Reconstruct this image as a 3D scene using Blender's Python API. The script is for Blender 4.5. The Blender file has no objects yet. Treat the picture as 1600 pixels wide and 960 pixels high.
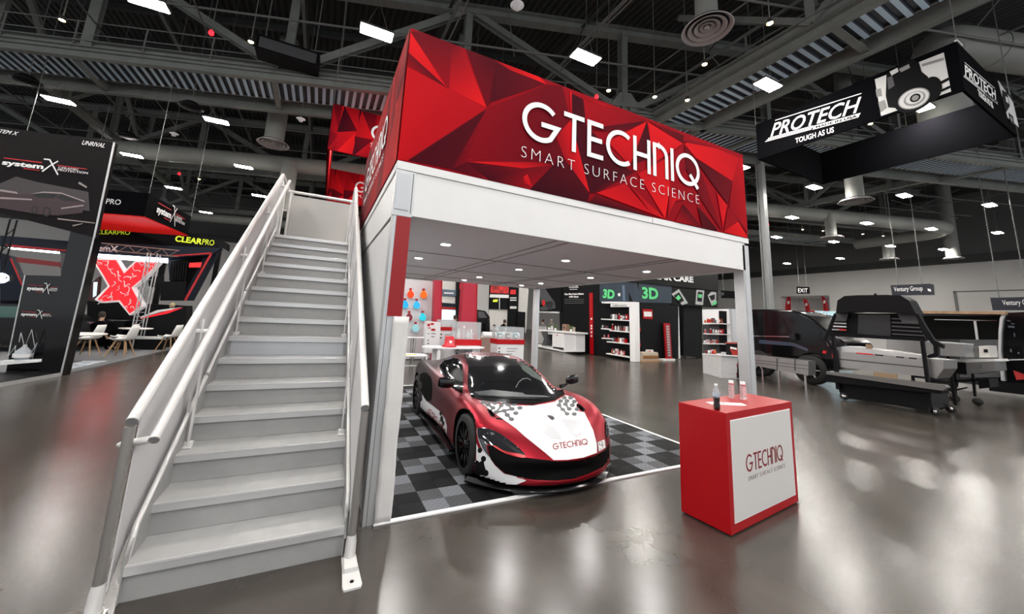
import bpy, bmesh, math, random
from mathutils import Vector, Matrix
random.seed(7)
SC = bpy.context.scene
COL = SC.collection
PI = math.pi

# ------------------------------------------------------------------ camera
CP = (-0.51212, -3.51961, 1.78258)
PITCH, ROLL, YAW, FPX, CX, CY = .1629, .0499, .4527, 575.2, 787.0, 401.0
_f = Vector((math.sin(YAW)*math.cos(PITCH), math.cos(YAW)*math.cos(PITCH), math.sin(PITCH)))
_r = Vector((math.cos(YAW), -math.sin(YAW), 0)); _u = _r.cross(_f)
_R = math.cos(ROLL)*_r + math.sin(ROLL)*_u
_U = -math.sin(ROLL)*_r + math.cos(ROLL)*_u
cam = bpy.data.cameras.new('camera'); camo = bpy.data.objects.new('camera', cam); COL.objects.link(camo)
cam.sensor_width = 36; cam.sensor_fit = 'HORIZONTAL'; cam.lens = FPX*36/1600
cam.shift_x = (800-CX)/1600; cam.shift_y = (CY-480)/1600
cam.clip_start = .05; cam.clip_end = 300
camo.matrix_world = Matrix(((_R.x,_U.x,-_f.x,CP[0]),(_R.y,_U.y,-_f.y,CP[1]),(_R.z,_U.z,-_f.z,CP[2]),(0,0,0,1)))
SC.camera = camo
def at(px, py, x=None, y=None, z=None):
    """where the sight line through a photo pixel meets a plane of the hall"""
    d = _f + _R*((px-CX)/FPX) - _U*((py-CY)/FPX)
    if z is not None: t = (z-CP[2])/d.z
    elif x is not None: t = (x-CP[0])/d.x
    else: t = (y-CP[1])/d.y
    return Vector(CP) + d*t

# ------------------------------------------------------------------ world, exposure
w = bpy.data.worlds.new('hall_air'); SC.world = w; w.use_nodes = True
w.node_tree.nodes['Background'].inputs[0].default_value = (.93, .96, 1, 1)
w.node_tree.nodes['Background'].inputs[1].default_value = .95
SC.view_settings.view_transform = 'Standard'; SC.view_settings.look = 'None'
SC.view_settings.exposure = 0.0; SC.view_settings.gamma = 1; SC.view_settings.use_curve_mapping = False
SC.cycles.use_denoising = True; SC.cycles.max_bounces = 6; SC.cycles.diffuse_bounces = 3
SC.cycles.glossy_bounces = 3; SC.cycles.transmission_bounces = 5; SC.cycles.transparent_max_bounces = 8
SC.cycles.sample_clamp_indirect = 4; SC.cycles.caustics_reflective = False; SC.cycles.caustics_refractive = False
HB = 265.0    # strength of the high bay lamps
DL = 720.0    # strength of the soffit downlights

# ------------------------------------------------------------------ materials
MATS = {}
def mat(name, col=(.8,.8,.8), rough=.5, metal=0, emit=None, es=0, noise=0, nscale=8, bump=0, bscale=40, coat=0, spec=.5, trans=0, alpha=1):
    if name in MATS: return MATS[name]
    m = bpy.data.materials.new(name); m.use_nodes = True; MATS[name] = m
    nt = m.node_tree; b = nt.nodes['Principled BSDF']
    b.inputs['Base Color'].default_value = (*col, 1); b.inputs['Roughness'].default_value = rough
    b.inputs['Metallic'].default_value = metal; b.inputs['Coat Weight'].default_value = coat
    b.inputs['Coat Roughness'].default_value = .05
    b.inputs['Specular IOR Level'].default_value = spec
    b.inputs['Transmission Weight'].default_value = trans; b.inputs['Alpha'].default_value = alpha
    if emit: b.inputs['Emission Color'].default_value = (*emit, 1); b.inputs['Emission Strength'].default_value = es
    tc = None
    if noise or bump:
        tc = nt.nodes.new('ShaderNodeTexCoord')
    if noise:
        n = nt.nodes.new('ShaderNodeTexNoise'); n.inputs['Scale'].default_value = nscale; n.inputs['Detail'].default_value = 5
        nt.links.new(tc.outputs['Object'], n.inputs['Vector'])
        r = nt.nodes.new('ShaderNodeValToRGB')
        r.color_ramp.elements[0].position = .3; r.color_ramp.elements[1].position = .7
        r.color_ramp.elements[0].color = (*[c*(1-noise) for c in col], 1)
        r.color_ramp.elements[1].color = (*[min(1, c*(1+noise)) for c in col], 1)
        nt.links.new(n.outputs['Fac'], r.inputs['Fac']); nt.links.new(r.outputs['Color'], b.inputs['Base Color'])
    if bump:
        n = nt.nodes.new('ShaderNodeTexNoise'); n.inputs['Scale'].default_value = bscale; n.inputs['Detail'].default_value = 3
        nt.links.new(tc.outputs['Object'], n.inputs['Vector'])
        bp = nt.nodes.new('ShaderNodeBump'); bp.inputs['Strength'].default_value = bump; bp.inputs['Distance'].default_value = .02
        nt.links.new(n.outputs['Fac'], bp.inputs['Height']); nt.links.new(bp.outputs['Normal'], b.inputs['Normal'])
    return m
white = mat('painted_white', (.80,.80,.80), .45, noise=.02, nscale=3)
cream = mat('fabric_white', (.72,.71,.70), .75, bump=.35, bscale=5)
alu = mat('anodised_aluminium', (.60,.61,.62), .38, .55, noise=.04, nscale=6)
alup = mat('silver_panel', (.55,.57,.60), .45, .3)
stairgrey = mat('stair_grey', (.40,.40,.395), .5, .1, noise=.04, nscale=14)
treadm = mat('tread_aluminium', (.58,.58,.58), .42, .45, noise=.05, nscale=9)
nosem = mat('nosing_aluminium', (.75,.75,.75), .3, .6)
railm = mat('rail_white_metal', (.78,.77,.76), .3, .15)
railside = mat('post_steel', (.42,.40,.38), .35, .75)
capm = mat('rail_end_cap', (.30,.30,.30), .5)
red = mat('signal_red', (.60,.004,.008), .5, spec=.2)
redflat = mat('red_laminate', (.40,.003,.007), .38, spec=.3)
black = mat('black_paint', (.006,.006,.007), .45, spec=.12)
blackg = mat('black_gloss', (.004,.004,.005), .12, coat=.15, spec=.35)
blackf = mat('black_fabric', (.003,.003,.004), .9, spec=.03)
navy = mat('dark_navy', (.016,.022,.034), .5, spec=.12)
dgrey = mat('dark_grey', (.07,.072,.078), .6)
steel = mat('roof_steel', (.21,.225,.21), .6, noise=.12, nscale=2)
steeld = mat('roof_steel_dark', (.045,.048,.047), .6, noise=.15, nscale=2)
pipem = mat('pipe_grey', (.16,.165,.158), .5)
ductm = mat('duct_metal', (.26,.265,.245), .55, noise=.08, nscale=1.5)
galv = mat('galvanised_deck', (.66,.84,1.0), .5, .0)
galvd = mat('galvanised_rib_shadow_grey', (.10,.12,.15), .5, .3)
rubber = mat('tyre_rubber', (.012,.012,.012), .7)
chrome = mat('chrome', (.80,.80,.80), .12, 1)
stainless = mat('stainless', (.42,.415,.41), .3, .9, noise=.05, nscale=4)
wood = mat('light_wood', (.42,.25,.13), .5, noise=.2, nscale=12)
lampw = mat('lamp_diffuser', (1,1,1), .5, emit=(1,.955,.89), es=HB)
downw = mat('downlight_lens', (1,1,1), .5, emit=(1,.97,.93), es=DL)
warmw = mat('spot_lens', (1,.8,.4), .5, emit=(1,.72,.34), es=60)
redem = mat('red_beacon', (1,.02,.02), .5, emit=(1,.01,.02), es=4)
ledw = mat('led_strip', (1,1,1), .5, emit=(.85,.93,1), es=9)
txtw = mat('lettering_white', (.88,.88,.88), .5)
txtdr = mat('lettering_dark_red', (.25,.01,.02), .5)
txtr = mat('lettering_red', (.7,.01,.015), .5)
txtg = mat('lettering_green', (.10,.55,.20), .5, emit=(.06,.5,.14), es=.25)
txty = mat('lettering_lime', (.72,.85,.05), .5, emit=(.7,.85,.03), es=.5)
screen = mat('screen_white', (.7,.8,.85), .3, emit=(.7,.85,.95), es=.7)
def glassmat(name, col=(1,1,1), alpha=.15, rough=.02):
    """thin clear sheet: mostly see-through with its own reflections"""
    if name in MATS: return MATS[name]
    m = bpy.data.materials.new(name); m.use_nodes = True; MATS[name] = m
    nt = m.node_tree; nt.nodes.clear()
    o = nt.nodes.new('ShaderNodeOutputMaterial'); mx = nt.nodes.new('ShaderNodeMixShader')
    t = nt.nodes.new('ShaderNodeBsdfTransparent'); t.inputs[0].default_value = (*col, 1)
    p = nt.nodes.new('ShaderNodeBsdfPrincipled'); p.inputs['Base Color'].default_value = (*[c*.9 for c in col], 1); p.inputs['Roughness'].default_value = rough
    mx.inputs[0].default_value = alpha
    nt.links.new(t.outputs[0], mx.inputs[1]); nt.links.new(p.outputs[0], mx.inputs[2]); nt.links.new(mx.outputs[0], o.inputs[0])
    return m
acrylic = glassmat('clear_acrylic', (.93,.96,.97), .22)

# ------------------------------------------------------------------ geometry helpers
class MB:
    """collects shapes, then links them as one mesh object"""
    def __init__(s): s.v = []; s.f = []; s.m = []; s.mats = []; s.sm = []
    def mi(s, m):
        if m not in s.mats: s.mats.append(m)
        return s.mats.index(m)
    def add(s, vs, fs, m=None, smooth=False):
        o = len(s.v); s.v += [tuple(v) for v in vs]; s.f += [tuple(i+o for i in f) for f in fs]
        k = s.mi(m) if m else 0
        s.m += [k]*len(fs); s.sm += [smooth]*len(fs); return s
    def box(s, a, b, m=None, M=None):
        x0,y0,z0 = a; x1,y1,z1 = b
        vs = [Vector(p) for p in ((x0,y0,z0),(x1,y0,z0),(x1,y1,z0),(x0,y1,z0),(x0,y0,z1),(x1,y0,z1),(x1,y1,z1),(x0,y1,z1))]
        if M: vs = [M @ v for v in vs]
        return s.add(vs, [(0,3,2,1),(4,5,6,7),(0,1,5,4),(1,2,6,5),(2,3,7,6),(3,0,4,7)], m)
    def beam(s, p, q, w, h, m=None, up=(0,0,1)):
        """rectangular bar from p to q, w wide and h deep"""
        p = Vector(p); q = Vector(q); d = (q-p); L = d.length
        if L < 1e-6: return s
        d.normalize(); up = Vector(up)
        if abs(d.dot(up)) > .98: up = Vector((0,1,0))
        x = d.cross(up).normalized(); z = x.cross(d)
        vs = [c + x*(a*w/2) + z*(b*h/2) for c in (p,q) for a,b in ((-1,-1),(1,-1),(1,1),(-1,1))]
        return s.add(vs, [(3,2,1,0),(4,5,6,7),(0,1,5,4),(1,2,6,5),(2,3,7,6),(3,0,4,7)], m)
    def ibeam(s, p, q, w, h, m=None, up=(0,0,1), t=.03):
        p = Vector(p); q = Vector(q); u = Vector(up)
        o = u*(h/2-t/2)
        s.beam(p+o, q+o, w, t, m, up); s.beam(p-o, q-o, w, t, m, up); return s.beam(p, q, t, h-t*2, m, up)
    def tube(s, path, r, n=10, m=None, caps=True, closed=False):
        path = [Vector(p) for p in path]; N = len(path); rs = r if isinstance(r,(list,tuple)) else [r]*N
        vs = []; fs = []; prev = None
        for i,p in enumerate(path):
            a = path[max(i-1,0)]; b = path[min(i+1,N-1)]
            if closed: a = path[i-1]; b = path[(i+1)%N]
            t = (b-a).normalized()
            if prev is None:
                ref = Vector((0,0,1)) if abs(t.z) < .9 else Vector((1,0,0))
                x = t.cross(ref).normalized()
            else:
                x = (prev - t*prev.dot(t))
                x = x.normalized() if x.length > 1e-6 else t.orthogonal().normalized()
            prev = x; y = t.cross(x)
            vs += [p + (x*math.cos(2*PI*k/n) + y*math.sin(2*PI*k/n))*rs[i] for k in range(n)]
        for i in range(N if closed else N-1):
            j = (i+1) % N
            for k in range(n): fs.append((i*n+k, i*n+(k+1)%n, j*n+(k+1)%n, j*n+k))
        s.add(vs, fs, m, True)
        if caps and not closed:
            s.add(vs[:n], [tuple(range(n))[::-1]], m); s.add(vs[-n:], [tuple(range(n))], m)
        return s
    def lathe(s, prof, n=24, m=None, c=(0,0,0), M=None, smooth=True):
        """prof: (r, z) list turned about the z axis through c"""
        vs = []; fs = []; c = Vector(c)
        for r,z in prof:
            for k in range(n):
                v = Vector((r*math.cos(2*PI*k/n), r*math.sin(2*PI*k/n), z))
                vs.append((M @ v if M else v) + c)
        for i in range(len(prof)-1):
            for k in range(n): fs.append((i*n+k, i*n+(k+1)%n, (i+1)*n+(k+1)%n, (i+1)*n+k))
        return s.add(vs, fs, m, smooth)
    def prism(s, poly, d, m=None, o=(0,0,0), u=(1,0,0), v=(0,0,1), side=None):
        """2-D outline poly in the (u,v) frame at o, thickened by the vector d"""
        o = Vector(o); u = Vector(u); v = Vector(v); d = Vector(d); n = len(poly)
        a = [o + u*p[0] + v*p[1] for p in poly]; b = [p + d for p in a]
        s.add(a+b, [tuple(range(n)), tuple(range(2*n-1, n-1, -1))], m)
        return s.add(a+b, [(i, i+n, (i+1)%n+n, (i+1)%n) for i in range(n)], side or m)
    def build(s, name, m=None, parent=None, loc=None, rz=0, bevel=0, sub=0, smooth=None):
        me = bpy.data.meshes.new(name); me.from_pydata(s.v, [], s.f)
        ms = list(s.mats)
        if not ms: ms = [m or white]
        for k in ms: me.materials.append(k)
        for i,p in enumerate(me.polygons):
            p.material_index = s.m[i]; p.use_smooth = s.sm[i] if smooth is None else smooth
        bm = bmesh.new(); bm.from_mesh(me); bmesh.ops.recalc_face_normals(bm, faces=bm.faces); bm.to_mesh(me); bm.free()
        o = bpy.data.objects.new(name, me); COL.objects.link(o)
        if parent: o.parent = parent
        if loc: o.location = loc
        if rz: o.rotation_euler.z = rz
        if bevel:
            md = o.modifiers.new('bevel', 'BEVEL'); md.width = bevel; md.segments = 2; md.limit_method = 'ANGLE'; md.angle_limit = .7
        if sub:
            md = o.modifiers.new('sub', 'SUBSURF'); md.levels = sub; md.render_levels = sub
        return o
def tag(o, label=None, cat=None, group=None, kind=None):
    if label: o['label'] = label
    if cat: o['category'] = cat
    if group: o['group'] = group
    if kind: o['kind'] = kind
    return o
def root(name, label, cat, loc=(0,0,0), rz=0, group=None):
    o = bpy.data.objects.new(name, None); COL.objects.link(o); o.empty_display_size = .1
    o.location = loc; o.rotation_euler.z = rz
    return tag(o, label, cat, group)
def kids(o): return [c for c in COL.objects if c.parent == o]
def dup(o, loc=None, rz=None, parent=None, label=None):
    ch = kids(o); c = o.copy(); COL.objects.link(c)
    if parent: c.parent = parent
    if loc is not None: c.location = loc
    if rz is not None: c.rotation_euler.z = rz
    if label: c['label'] = label
    for k in ch: dup(k, parent=c)
    return c
def arc(cx, cy, r, a0, a1, n=20, ry=None):
    ry = ry or r
    return [(cx + r*math.cos(math.radians(a0+(a1-a0)*i/n)), cy + ry*math.sin(math.radians(a0+(a1-a0)*i/n))) for i in range(n+1)]
def frame(o, u, v):
    """matrix with x along u, y along v, z out of the plane, at o"""
    u = Vector(u).normalized(); v = Vector(v); v = (v - u*v.dot(u)).normalized(); n = u.cross(v)
    o = Vector(o)
    return Matrix(((u.x,v.x,n.x,o.x),(u.y,v.y,n.y,o.y),(u.z,v.z,n.z,o.z),(0,0,0,1)))
def ribbon(mb, pts, w, M, m=None, z=.004, ends=0):
    """flat stroke of width w along a 2-D polyline in the plane of M"""
    pts = [Vector((*p,0)) for p in pts]; L = []; R = []; N = len(pts)
    for i,p in enumerate(pts):
        a = (p - pts[i-1]).normalized() if i else None
        b = (pts[i+1]-p).normalized() if i < N-1 else None
        a = a or b; b = b or a
        t = (a+b).normalized(); n = Vector((-t.y, t.x, 0)); c = max(.5, n.dot(Vector((-a.y, a.x, 0))))
        L.append(p + n*(w/2/c)); R.append(p - n*(w/2/c))
    for zz in (0, z):
        pass
    vs = [M @ Vector((p.x,p.y,z)) for p in L] + [M @ Vector((p.x,p.y,z)) for p in R]
    mb.add(vs, [(i, i+1, N+i+1, N+i) for i in range(N-1)], m)
LOGO = {  # strokes of the geometric capitals, in cap heights
    'G': (1.0, [arc(.48,.5,.44,42,325,28)[:-2] + [(.92,.46),(.48,.46)]]),
    'T': (.60, [[(.0,.94),(.60,.94)], [(.30,.94),(.30,0)]]),
    'E': (.52, [[(.50,.94),(.06,.94),(.06,.06),(.50,.06)], [(.06,.5),(.46,.5)]]),
    'C': (.80, [arc(.48,.5,.44,52,308,26)]),
    'H': (.62, [[(.06,1),(.06,0)], [(.56,1),(.56,0)], [(.06,.5),(.56,.5)]]),
    'n': (.58, [[(.06,1),(.06,0)], [(.06,.94),(.22,.94)] + arc(.22,.64,.30,90,0,10) + [(.52,0)]]),
    'I': (.14, [[(.07,1),(.07,0)]]),
    'Q': (.96, [arc(.48,.5,.44,0,360,32), [(.56,.36),(.88,-.02)]]),
}
def logo(mb, M, w, h, m, st=.115, z=.004):
    """the maker's word mark, w wide and h tall, in the plane of M"""
    word = 'GTECHnIQ'; gap = .09; tot = sum(LOGO[c][0] for c in word) + gap*(len(word)-1)
    sx = w/tot/h; x = 0
    for c in word:
        adv, strokes = LOGO[c]
        for q, s in enumerate(strokes): ribbon(mb, [((x+px)*sx*h, py*h) for px,py in s], st*h, M, m, z+.0006*q)
        x += adv + gap
    return mb
_txt = {}
def text(name, body, M, size, m, parent=None, extr=.002, space=1, offset=0, align='LEFT', shear=0, xs=1):
    """lettering as a thin mesh in the plane of M"""
    cu = bpy.data.curves.new(name, 'FONT'); cu.body = body; cu.size = size; cu.extrude = extr
    cu.space_character = space; cu.offset = offset; cu.align_x = align; cu.shear = shear; cu.resolution_u = 3
    to = bpy.data.objects.new(name, cu); COL.objects.link(to)
    me = bpy.data.meshes.new_from_object(to.evaluated_get(bpy.context.evaluated_depsgraph_get()))
    bpy.data.objects.remove(to); bpy.data.curves.remove(cu)
    for v in me.vertices: v.co = M @ Vector((v.co.x*xs, v.co.y, v.co.z))
    me.materials.clear(); me.materials.append(m)
    o = bpy.data.objects.new(name, me); COL.objects.link(o)
    if parent: o.parent = parent
    return o
def person(label, x, y, h, rz, top, legs, hair=(.03,.02,.015), pose='stand', group=None):
    """one continuous skinned figure with clothes as its own colours, hair a child"""
    s = h/1.75
    J = {'pel':(0,0,.98),'bel':(0,.0,1.12),'che':(0,-.01,1.34),'nek':(0,.0,1.50),'hd0':(0,-.01,1.58),'hd1':(0,-.01,1.70),
         'shl':(-.17,0,1.43),'ell':(-.24,.04,1.16),'wrl':(-.22,-.10,.95),'hal':(-.21,-.15,.88),
         'shr':(.17,0,1.43),'elr':(.24,.04,1.16),'wrr':(.20,-.16,1.0),'har':(.19,-.21,.95),
         'hil':(-.09,0,.92),'knl':(-.10,-.02,.50),'anl':(-.11,.03,.09),'tol':(-.12,-.13,.04),
         'hir':(.09,0,.92),'knr':(.11,-.03,.50),'anr':(.13,.02,.09),'tor':(.15,-.14,.04)}
    if pose == 'lean':
        for k in J:
            if J[k][2] > 1.05: a,b,c = J[k]; J[k] = (a, b-(c-.98)*.35, .98+(c-.98)*.93)
    if pose == 'sit':
        for k in J:
            a,b,c = J[k]
            if k[:2] in ('kn',): J[k] = (a,-.42,.50)
            elif k[:2] in ('an',): J[k] = (a,-.42,.09)
            elif k[:2] == 'to': J[k] = (a,-.58,.04)
            else: J[k] = (a,b,c-.45)
    E = [('pel','bel',.14),('bel','che',.15),('che','nek',.06),('nek','hd0',.065),('hd0','hd1',.085),('che','shl',.065),('shl','ell',.045),('ell','wrl',.033),('wrl','hal',.03),
         ('che','shr',.065),('shr','elr',.045),('elr','wrr',.033),('wrr','har',.03),('pel','hil',.10),('hil','knl',.065),('knl','anl',.042),('anl','tol',.038),('pel','hir',.10),('hir','knr',.065),('knr','anr',.042),('anr','tor',.038)]
    rad = {'pel':.13,'hd1':.075,'hd0':.085,'che':.145,'nek':.055}
    for a,b,r in E: rad.setdefault(b, r)
    names = list(J); me = bpy.data.meshes.new('person'); me.from_pydata([tuple(c*s for c in J[k]) for k in names], [(names.index(a),names.index(b)) for a,b,_ in E], [])
    o = bpy.data.objects.new('person', me); COL.objects.link(o)
    md = o.modifiers.new('skin','SKIN'); sk = me.skin_vertices[0].data
    for i,k in enumerate(names): sk[i].radius = (rad[k]*s, rad[k]*s*.8); sk[i].use_root = (k == 'pel')
    m2 = o.modifiers.new('sub','SUBSURF'); m2.levels = 1; m2.render_levels = 1
    dg = bpy.context.evaluated_depsgraph_get(); m3 = bpy.data.meshes.new_from_object(o.evaluated_get(dg)); bpy.data.objects.remove(o)
    o = bpy.data.objects.new('person', m3); COL.objects.link(o); m3.materials.clear()
    skin = mat('skin', (.45,.27,.19), .6); dz = -.45 if pose == 'sit' else 0
    for k in (top, legs, skin, black): m3.materials.append(k)
    for p in m3.polygons:
        z = p.center.z/s; p.use_smooth = True; ax = abs(p.center.x)/s
        p.material_index = 2 if z > 1.50+dz or (ax > .16 and z < 1.02+dz and z > .7+dz) else (0 if z > .98+dz else (3 if z < .09 else 1))
    o.location = (x,y,0); o.rotation_euler.z = rz
    tag(o, label, 'person', group)
    hz = 1.70+dz; hy = -.01 - ((hz-.98)*.35 if pose == 'lean' else 0); hz = .98+(hz-.98)*.93 if pose == 'lean' else hz
    MB().lathe([(0,.10),(.055,.085),(.088,.03),(.09,-.04),(.07,-.09)], 16, mat('hair_%02d' % int(hair[0]*100), hair, .8), c=(0,(hy+.02)*s,hz*s)).build('hair', parent=o)
    fc = MB(); fc.lathe([(0,-.02),(.014,.0),(.008,.022),(0,.03)], 8, skin, c=(0,(hy-.082)*s,(hz-.075)*s)); fc.build('nose', parent=o)
    return o
# ------------------------------------------------------------------ hall shell
AX = Vector((.9447, -.3279, 0))                      # the hall's long steel runs this way
def floormat():
    m = bpy.data.materials.new('polished_concrete'); m.use_nodes = True; nt = m.node_tree; b = nt.nodes['Principled BSDF']
    L = nt.links.new; N = nt.nodes.new
    tc = N('ShaderNodeTexCoord')
    n1 = N('ShaderNodeTexNoise'); n1.inputs['Scale'].default_value = .55; n1.inputs['Detail'].default_value = 9; n1.inputs['Roughness'].default_value = .62
    n2 = N('ShaderNodeTexNoise'); n2.inputs['Scale'].default_value = 2.2; n2.inputs['Detail'].default_value = 5; n2.inputs['Roughness'].default_value = .55; n2.inputs['Distortion'].default_value = .5
    L(tc.outputs['Object'], n1.inputs['Vector']); L(tc.outputs['Object'], n2.inputs['Vector'])
    mx = N('ShaderNodeMath'); mx.operation = 'MULTIPLY_ADD'; mx.inputs[1].default_value = .45; L(n2.outputs['Fac'], mx.inputs[0])
    m2 = N('ShaderNodeMath'); m2.operation = 'MULTIPLY'; m2.inputs[1].default_value = .55; L(n1.outputs['Fac'], m2.inputs[0]); L(m2.outputs[0], mx.inputs[2])
    r = N('ShaderNodeValToRGB'); e = r.color_ramp.elements
    e[0].position = .25; e[0].color = (.030,.026,.022,1); e[1].position = .75; e[1].color = (.078,.065,.055,1)
    L(mx.outputs[0], r.inputs['Fac'])
    # sawn joints every 6.1 m, both ways
    sp = N('ShaderNodeSeparateXYZ'); L(tc.outputs['Object'], sp.inputs[0]); js = []
    for ax,off in (('X',1.9),('Y',2.6)):
        a = N('ShaderNodeMath'); a.operation = 'ADD'; a.inputs[1].default_value = off+61; L(sp.outputs[ax], a.inputs[0])
        d = N('ShaderNodeMath'); d.operation = 'PINGPONG'; d.inputs[1].default_value = 3.05; L(a.outputs[0], d.inputs[0])
        c = N('ShaderNodeMath'); c.operation = 'LESS_THAN'; c.inputs[1].default_value = .008; L(d.outputs[0], c.inputs[0]); js.append(c)
    mm = N('ShaderNodeMath'); mm.operation = 'MAXIMUM'; L(js[0].outputs[0], mm.inputs[0]); L(js[1].outputs[0], mm.inputs[1])
    mc = N('ShaderNodeMixRGB'); mc.inputs[2].default_value = (.03,.027,.024,1); L(mm.outputs[0], mc.inputs[0]); L(r.outputs[0], mc.inputs[1])
    L(mc.outputs[0], b.inputs['Base Color'])
    rr = N('ShaderNodeMapRange'); rr.inputs['To Min'].default_value = .20; rr.inputs['To Max'].default_value = .29; L(n2.outputs['Fac'], rr.inputs['Value']); L(rr.outputs[0], b.inputs['Roughness'])
    b.inputs['Specular IOR Level'].default_value = .7
    n3 = N('ShaderNodeTexNoise'); n3.inputs['Scale'].default_value = 2.2; n3.inputs['Detail'].default_value = 4; L(tc.outputs['Object'], n3.inputs['Vector'])
    bp = N('ShaderNodeBump'); bp.inputs['Strength'].default_value = .045; bp.inputs['Distance'].default_value = .02
    L(n3.outputs['Fac'], bp.inputs['Height']); L(bp.outputs['Normal'], b.inputs['Normal'])
    return m
fm = floormat()
tag(MB().box((-45,-14,-.3),(54,56,0), fm).build('floor'), kind='structure')
def deckmat():
    m = bpy.data.materials.new('roof_deck'); m.use_nodes = True; nt = m.node_tree; b = nt.nodes['Principled BSDF']
    tc = nt.nodes.new('ShaderNodeTexCoord'); wv = nt.nodes.new('ShaderNodeTexWave'); wv.bands_direction = 'X'; wv.inputs['Scale'].default_value = 1.1
    nt.links.new(tc.outputs['Object'], wv.inputs['Vector'])
    r = nt.nodes.new('ShaderNodeValToRGB'); r.color_ramp.elements[0].color = (.018,.019,.019,1); r.color_ramp.elements[1].color = (.05,.052,.05,1)
    nt.links.new(wv.outputs['Fac'], r.inputs['Fac']); nt.links.new(r.outputs[0], b.inputs['Base Color'])
    bp = nt.nodes.new('ShaderNodeBump'); bp.inputs['Strength'].default_value = 1; bp.inputs['Distance'].default_value = .08
    nt.links.new(wv.outputs['Fac'], bp.inputs['Height']); nt.links.new(bp.outputs['Normal'], b.inputs['Normal'])
    b.inputs['Roughness'].default_value = .7
    return m
tag(MB().box((-45,-14,15.2),(54,56,15.5), deckmat()).build('ceiling'), kind='structure')
wallw = mat('wall_white', (.66,.645,.62), .8, noise=.03, nscale=.3)
wallg = mat('wall_grey_upper', (.13,.13,.128), .85, noise=.05, nscale=.3)
wr = MB()
wr.box((52,-14,0),(52.3,8.67,8.9), wallw); wr.box((52,18.5,6.1),(52.3,23.1,8.9), wallw); wr.box((52,8.67,6.1),(52.3,18.5,8.9), wallw)
wr.box((52,8.67,0),(52.3,18.1,6.1), wallw); wr.box((52,23.1,0),(52.3,56,8.9), wallw)
wr.box((52,-14,8.9),(52.3,56,15.2), wallg)
tag(wr.build('wall_right'), kind='structure')
tag(MB().box((-45,50,0),(52,50.3,9.2), wallw).box((-45,50,9.2),(52,50.3,15.2), wallg).build('wall_back'), kind='structure')
tag(MB().box((51.6,-14,8.75),(52,50,9.45), steeld).build('trim_1'), kind='structure')
tag(MB().box((-45,49.6,9.0),(52,50,9.6), steeld).build('trim_2'), kind='structure')
# big service opening in the right wall, with an unlit bay behind it
d = MB(); d.box((52.3,18.0,0),(56,18.1,6.2), wallw); d.box((52.3,23.1,0),(56,23.2,6.2), wallw); d.box((56,18,0),(56.2,23.2,6.2), wallw)
d.box((52.3,18,6.1),(56,23.2,6.2), wallw)
tag(d.build('door_1'), kind='structure')
df = MB(); df.box((51.93,8.5,0),(52,8.68,6.2), pipem); df.box((51.93,-3,6.1),(52,8.68,6.2), pipem); df.box((51.93,-3.1,0),(52,-3,6.2), pipem)
tag(df.build('door_2'), kind='structure')

# ------------------------------------------------------------------ high bay lamps
lamp_grid = [(0.0,5.85),(5.3,3.86),(10.7,2.1),(15.77,.35),(-5.2,7.67),(-10.2,15.5),(-5.1,14.1),(-10,21),(-5,19.5),(-9.9,26.7),(-9.7,33.5),
  (21.1,5.57),(25.9,3.8),(31.1,2.1),(26,8.94),(30.9,7.03),(35.5,5.4),(39.7,3.5),(30.9,12.4),(35.6,10.7),(40.4,8.95),(44.6,7.15),(44.15,13.7),(44.16,18.3),
  (-5,25.2),(-5,31),(-14.8,23),(-14.6,29.5)]
unseen = [(0,12),(5.3,9.5),(10.7,7.8),(15.8,6),(5.3,15),(10.7,13.5),(15.8,12),(21,11),(26,15),(0,18.5),(5.3,21),(15,20),(22,19),
  (0,-1.5),(5.3,-3.5),(10.7,-5),(-5.2,1.5),(-10.4,8),(-10.4,2.5),(0,-8),(5.3,-9.5),(-5.2,-6),(16,-6.5),(-15,10),(-15,-2),(11,-11),(-10,-9),(21,-8),(31,-3.5)]
def lamp_at(x, y, label):
    r = root('high_bay_lamp', label, 'light', (x,y,9.0), -.02, 'white high bay lamps hanging in rows under the roof')
    return r
lr = lamp_at(*lamp_grid[0], 'white high bay lamp')
MB().box((-.42,-.2,.01),(.42,.2,.07), steeld).build('housing', parent=lr, bevel=.01)
MB().box((-.39,-.175,-.012),(.39,.175,.012), lampw).build('diffuser', parent=lr)
MB().tube([(-.3,0,.07),(0,0,.9),(.3,0,.07)], .006, 5, pipem).tube([(0,0,.9),(0,0,6.2)], .006, 5, pipem).build('hanger_wire', parent=lr)
_lab = ['white high bay lamp above the second red banner, left of the big red banner peak','white high bay lamp over the middle of the front banner','white high bay lamp under the right catwalk, left of the black hanging sign','white high bay lamp seen through the black hanging sign','white high bay lamp cut by the top edge of the photo at left','white high bay lamp nearest the left edge, above the dark billboard','white high bay lamp over the stairs side, left of the round air vent','white high bay lamp just under the duct beside the dark billboard','white high bay lamp just under the duct above the handrail','white high bay lamp above the black hanging box sign','white high bay lamp right above the corner of the lime lettered booth',
 'white high bay lamp just under the black hanging sign corner','white high bay lamp right of the round vent, middle of its row','white high bay lamp nearest the right edge','white high bay lamp right of the red banner, above the grey column','white high bay lamp under the middle of the far duct','white high bay lamp near the bend of the far duct','white high bay lamp by the far right wall, lowest near the right edge','small white high bay lamp closest to the top of the booth corner post','small white high bay lamp beside the far round vent','small white high bay lamp right of the far round vent','small white high bay lamp above the black signs at the far wall','small far white high bay lamp above the black truck rig','farthest white high bay lamp above the exit sign',
 'small white high bay lamp beside the top of the handrail','smaller white high bay lamp above the handrail','far white high bay lamp behind the dark billboard','farthest left white high bay lamp behind the dark billboard']
lr['label'] = _lab[0]
for (x,y),l in zip(lamp_grid[1:], _lab[1:]): dup(lr, (x,y,9.0), label=l)
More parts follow.
